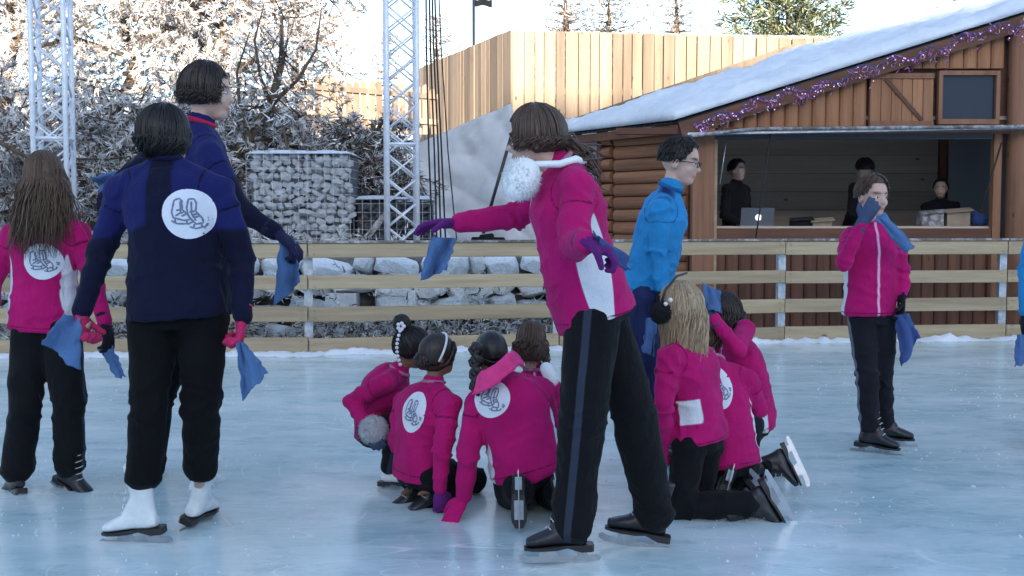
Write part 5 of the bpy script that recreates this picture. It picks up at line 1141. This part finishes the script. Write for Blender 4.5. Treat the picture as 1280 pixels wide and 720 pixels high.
emit('hair_beads', g, M['white_trim'], Ta, smooth=True); g = G(); g.ell(W(467, 538, d-.22), (V3(.066, 0, 0), V3(0, .05, 0), V3(0, 0, .066)), n=22, m=14); fuzz(g, W(467, 538, d-.22), .066, 1500, .014, sc=(1, .76, 1)); emit('fluffy_mitten', g, M['grey_fur'], Ta, smooth=True)
# d child behind with brown hair
d = 5.35
J = WJ(head=(664, 428, d), neck=(668, 466, d), pelvis=(672, 560, d), shL=(690, 484, d), shR=(640, 484, d), elL=(700, 530, d), wrL=(680, 560, d-.2), elR=(632, 530, d), wrR=(650, 565, d-.2), hipL=(685, 570, d), hipR=(655, 570, d), knL=(690, 600, d-.35), knR=(650, 600, d-.35), anL=(690, 606, d+.05), anR=(655, 606, d+.05))
Td, Hd = person('child with brown hair half hidden between the pink scarf and the tall girl', (W(668, 590, d)[0], d, 0), .80, J, V3(-.1, -1, 0), faceF=V3(.3, .9, -.25), hair=('long', 'hair_mid', .12, dict(n=320, flare=1.15)), seed=13, group=G_, skates={'L': (V3(0, .9, -.2), V3(0, -.2, 1)), 'R': (V3(0, .9, -.2), V3(0, -.2, 1))}, jacket='pink_jacket', vox=.011)
g = G(); g.caps(W(683, 461, d-.1), .032, W(690, 474, d-.12), .035); emit('white_collar', g, M['white_fur'], Td, smooth=True)
# c child with pink scarf leaning on one hand
d = 4.75
J = WJ(head=(614, 444, d+.12), neck=(630, 476, d+.02), pelvis=(658, 578, d), shL=(598, 504, d), shR=(674, 487, d+.02), elL=(585, 570, d-.08), wrL=(579, 622, d-.06), elR=(690, 540, d+.22), wrR=(680, 590, d+.38),
       hipL=(640, 588, d), hipR=(682, 580, d+.02), knL=(640, 628, d+.34), knR=(692, 632, d+.30), anL=(648, 610, d-.16), anR=(700, 612, d-.08))
Tc, Hc = person('child with bright pink scarf and black ringlets leaning on one hand, seen from behind', (W(655, 600, d)[0], d, 0), .86, J, V3(-.15, .9, -.2), skin='skin_brown', faceF=V3(-.2, .9, -.35), hair=('pull', 'hair_black', .1, dict(n=380, target=W(600, 450, d+.02))), gloves=('glove_pink', 'glove_pink'),
    bdg=(W(611, 497, d-.15), V3(-.2, -1, .25), V3(.35, 0, 1), .082, .080), seed=14, bend=.06, bulk=1.14, hands={'L': (V3(-.35, -.35, -.55), V3(0, .5, -1))}, group=G_, curl=(.15, .4), skates={'L': (V3(.02, -.12, -1), V3(0, 1, -.12)), 'R': (V3(.2, -.12, -1), V3(.1, 1, -.12))}, vox=.009, legr=1.05, stripe=False)
g = G(); rr = np.random.default_rng(8)
for q in range(3):
    a = W(592+q*3, 430, d+.02-.03*q); g.tube([a+V3(.014*math.cos(s*1.5+q*2), .014*math.sin(s*1.5+q*2), -s*.0125) for s in range(19)], [.013]*15+[.011, .009, .007, .004], 6, col=(.8+.2*q,)*3)
emit('ringlets', g, M['hair_black'], Tc, smooth=True); C, FF, S, U, k = Hc
g = G(); A = [W(598, 470, d-.04), W(602, 467, d-.09), W(609, 463, d-.12), W(620, 457, d-.12), W(632, 447, d-.09), W(641, 441, d-.02), W(650, 446, d+.05)]; B_ = [W(590, 492, d-.07), W(603, 489, d-.12), W(619, 480, d-.15), W(630, 468, d-.14), W(641, 460, d-.11), W(648, 455, d-.03), W(655, 458, d+.05)]
for q_ in range(6): pts_ = [lerp(a_, b_, q_/5)+V3(0, -.006*(q_ % 2), .004*math.sin(i_*1.7+q_)) for i_, (a_, b_) in enumerate(zip(A, B_))]; g.tube(pts_, [.006, .009, .011, .012, .011, .010, .007], 8)
mm = remesh(g, .007, 4); Vv = mverts(mm); setv(mm, Vv+mnorm(mm)*(fnoise(Vv, 6, 2, 60)*.004)[:, None]); finish('scarf', mm, Tc, M['pink_scarf'], org(Tc))
# f child with badge between the blonde girl and the hooded one
d = 5.0
J = WJ(head=(878, 426, d+.22), neck=(894, 458, d+.05), pelvis=(912, 572, d), shL=(878, 478, d-.02), shR=(936, 474, d+.04), elL=(868, 530, d+.1), wrL=(860, 560, d+.3), elR=(948, 512, d+.1), wrR=(926, 498, d+.28),
       hipL=(898, 585, d), hipR=(928, 582, d+.04), knL=(880, 618, d+.25), knR=(905, 618, d+.25), anL=(905, 600, d-.05), anR=(965, 578, d+.12))
person('kneeling child with white badge half hidden by the blonde girl, one leg stretched right', (W(905, 600, d)[0], d, 0), .82, J, V3(-.25, 1, 0), faceF=V3(-.5, .8, -.3), hair=('bob', 'hair_mid', .06, dict(n=260)), bdg=(W(905, 488, d-.13), V3(.15, -1, 0), V3(-.15, 0, 1), .062, .092), seed=15, group=G_, bulk=1.0,
    skates={'L': (V3(-.3, -.15, -1), V3(0, 1, -.1)), 'R': (V3(.35, -.35, -.85), V3(-1, .1, -.45))}, vox=.010, legr=.9)
# g child with arm raised to the face
d = 5.45
J = WJ(head=(903, 393, d), neck=(915, 428, d), pelvis=(940, 520, d+.1), shL=(920, 430, d+.15), shR=(931, 414, d-.12), elL=(905, 460, d+.2), wrL=(890, 420, d+.12), elR=(922, 436, d-.34), wrR=(890, 396, d-.34),
       hipL=(942, 530, d+.14), hipR=(936, 532, d-.02), knL=(915, 585, d+.1), knR=(925, 588, d-.1), anL=(952, 596, d+.2), anR=(960, 598, d+.05))
Tg, Hg = person('child with dark hair holding a blue cloth to the face, right of the blonde girl', (W(935, 590, d)[0], d, 0), .84, J, V3(-1, -.1, 0), faceF=V3(-1, -.1, -.2), hair=('long', 'hair_dark', .14, dict(n=300, face=.9)), seed=16, group=G_, trousers='trousers_piped', gloves=('glove_grey', 'glove_grey'), bend=.05,
    skates={'L': (V3(.2, 0, -1), V3(-1, 0, 0)), 'R': (V3(.3, 0, -1), V3(-1, 0, 0))}, vox=.010, panh=.6)
towel('blue cloth pressed to the face of the dark-haired child beside the blonde girl', [W(878, 354, 5.12), W(900, 364, 5.1), W(902, 390, 5.1), W(882, 388, 5.08)], 12, amp=.02)
# e blonde girl
d = 4.75
J = WJ(head=(850, 387, d), neck=(856, 428, d), pelvis=(872, 540, d), shL=(836, 450, d-.12), shR=(882, 450, d+.12), elL=(830, 503, d-.16), wrL=(829, 552, d-.05), elR=(893, 500, d+.2), wrR=(880, 530, d+.3),
       hipL=(862, 556, d-.06), hipR=(880, 556, d+.08), knL=(850, 632, d-.05), knR=(872, 630, d+.14), anL=(938, 630, d-.08), anR=(925, 628, d+.16))
Te, He = person('blonde girl with long straight hair and black ear muffs kneeling upright', (W(870, 640, d)[0], d, 0), .92, J, V3(-.8, .55, 0), faceF=V3(-.72, .6, -.12), hair=('long', 'hair_blonde', .30, dict(n=520, light=.2, mess=.025)), seed=17, group=G_, gloves=('glove_pink', 'glove_black'),
    skates={'L': (V3(.42, -.1, -.75), V3(-1, 0, -.45)), 'R': (V3(.5, .1, -.6), V3(-1, 0, -.45))}, vox=.009, bulk=.95, panh=.42, panl=.16, stripe=False)
C, FF, S, U, k = He; g = G(); e = W(826, 391, d-.12); g.ell(e, (V3(.040, 0, 0), V3(0, .028, 0), V3(0, 0, .045)), n=22, m=14); fuzz(g, e, .042, 900, .012, sc=(.95, .7, 1.05)); emit('ear_muff', g, M['black_fur'], Te, smooth=True)
g = G(); g.tube([W(826, 380, d-.12), W(832, 362, d-.12), W(846, 345, d-.04), W(858, 341, d+.05)], .006, 6); emit('ear_muff_band', g, M['black_metal'], Te, smooth=True)
g = G(); g.sph(W(838, 375, d-.13), .010, n=8, m=6); g.sph(W(832, 380, d-.14), .009, n=8, m=6); emit('hair_clip', g, M['white_trim'], Te, smooth=True)
towel('blue cloth hanging between the boy in blue and the blonde girl', [W(808, 398, 5.1), W(820, 396, 5.1), W(818, 446, 5.1), W(804, 440, 5.1)], 13, amp=.02)
# loose tips of skates of hidden children, low in the group, belong to the built ones

# ---- sellers inside the hatch
def seller(label, hx, hy, d, k, F, seed, hairk, sw=.17):
    h = W(hx, hy, d); n_ = h+V3(0, 0, -.155*k)-nrm(F)*.02; s = nrm(np.cross(nrm(F), up)); pv = n_-V3(0, 0, .50*k)
    J = dict(head=h, neck=n_, pelvis=pv, shL=n_-s*sw-up*.06, shR=n_+s*sw-up*.06, elL=n_-s*(sw+.05)-up*.33*k, elR=n_+s*(sw+.05)-up*.33*k, wrL=n_-s*.12-up*.45*k+nrm(F)*.2, wrR=n_+s*.12-up*.45*k+nrm(F)*.2,
             hipL=pv-s*.09, hipR=pv+s*.09, knL=pv-s*.09-up*.42, knR=pv+s*.09-up*.42, anL=pv-s*.09-up*.75, anR=pv+s*.09-up*.75)
    return person(label, (h[0], d, .05), k, J, F, jacket='black_seller', trousers='velvet', gloves=None, hair=hairk, seed=seed, vox=.014, eyes=False, panels=False)
M['black_seller'] = fabric('black_sweater', (.012, .011, .014))
seller('seller in black with short dark hair behind the laptop in the hatch', 922, 213, 13.75, 1.12, V3(.7, -.7, 0), 21, ('short', 'hair_black', .1, dict(n=160)), .2)
seller('dark figure standing in the middle of the hatch, turned away', 1080, 212, 14.0, 1.15, V3(-.5, .8, 0), 22, ('short', 'hair_black', .1, dict(n=160, face=.3)), .2)
seller('shorter dark figure at the right side of the hatch by the cartons', 1176, 236, 14.0, 1.05, V3(-.4, -.9, 0), 23, ('short', 'hair_black', .1, dict(n=160)), .17)
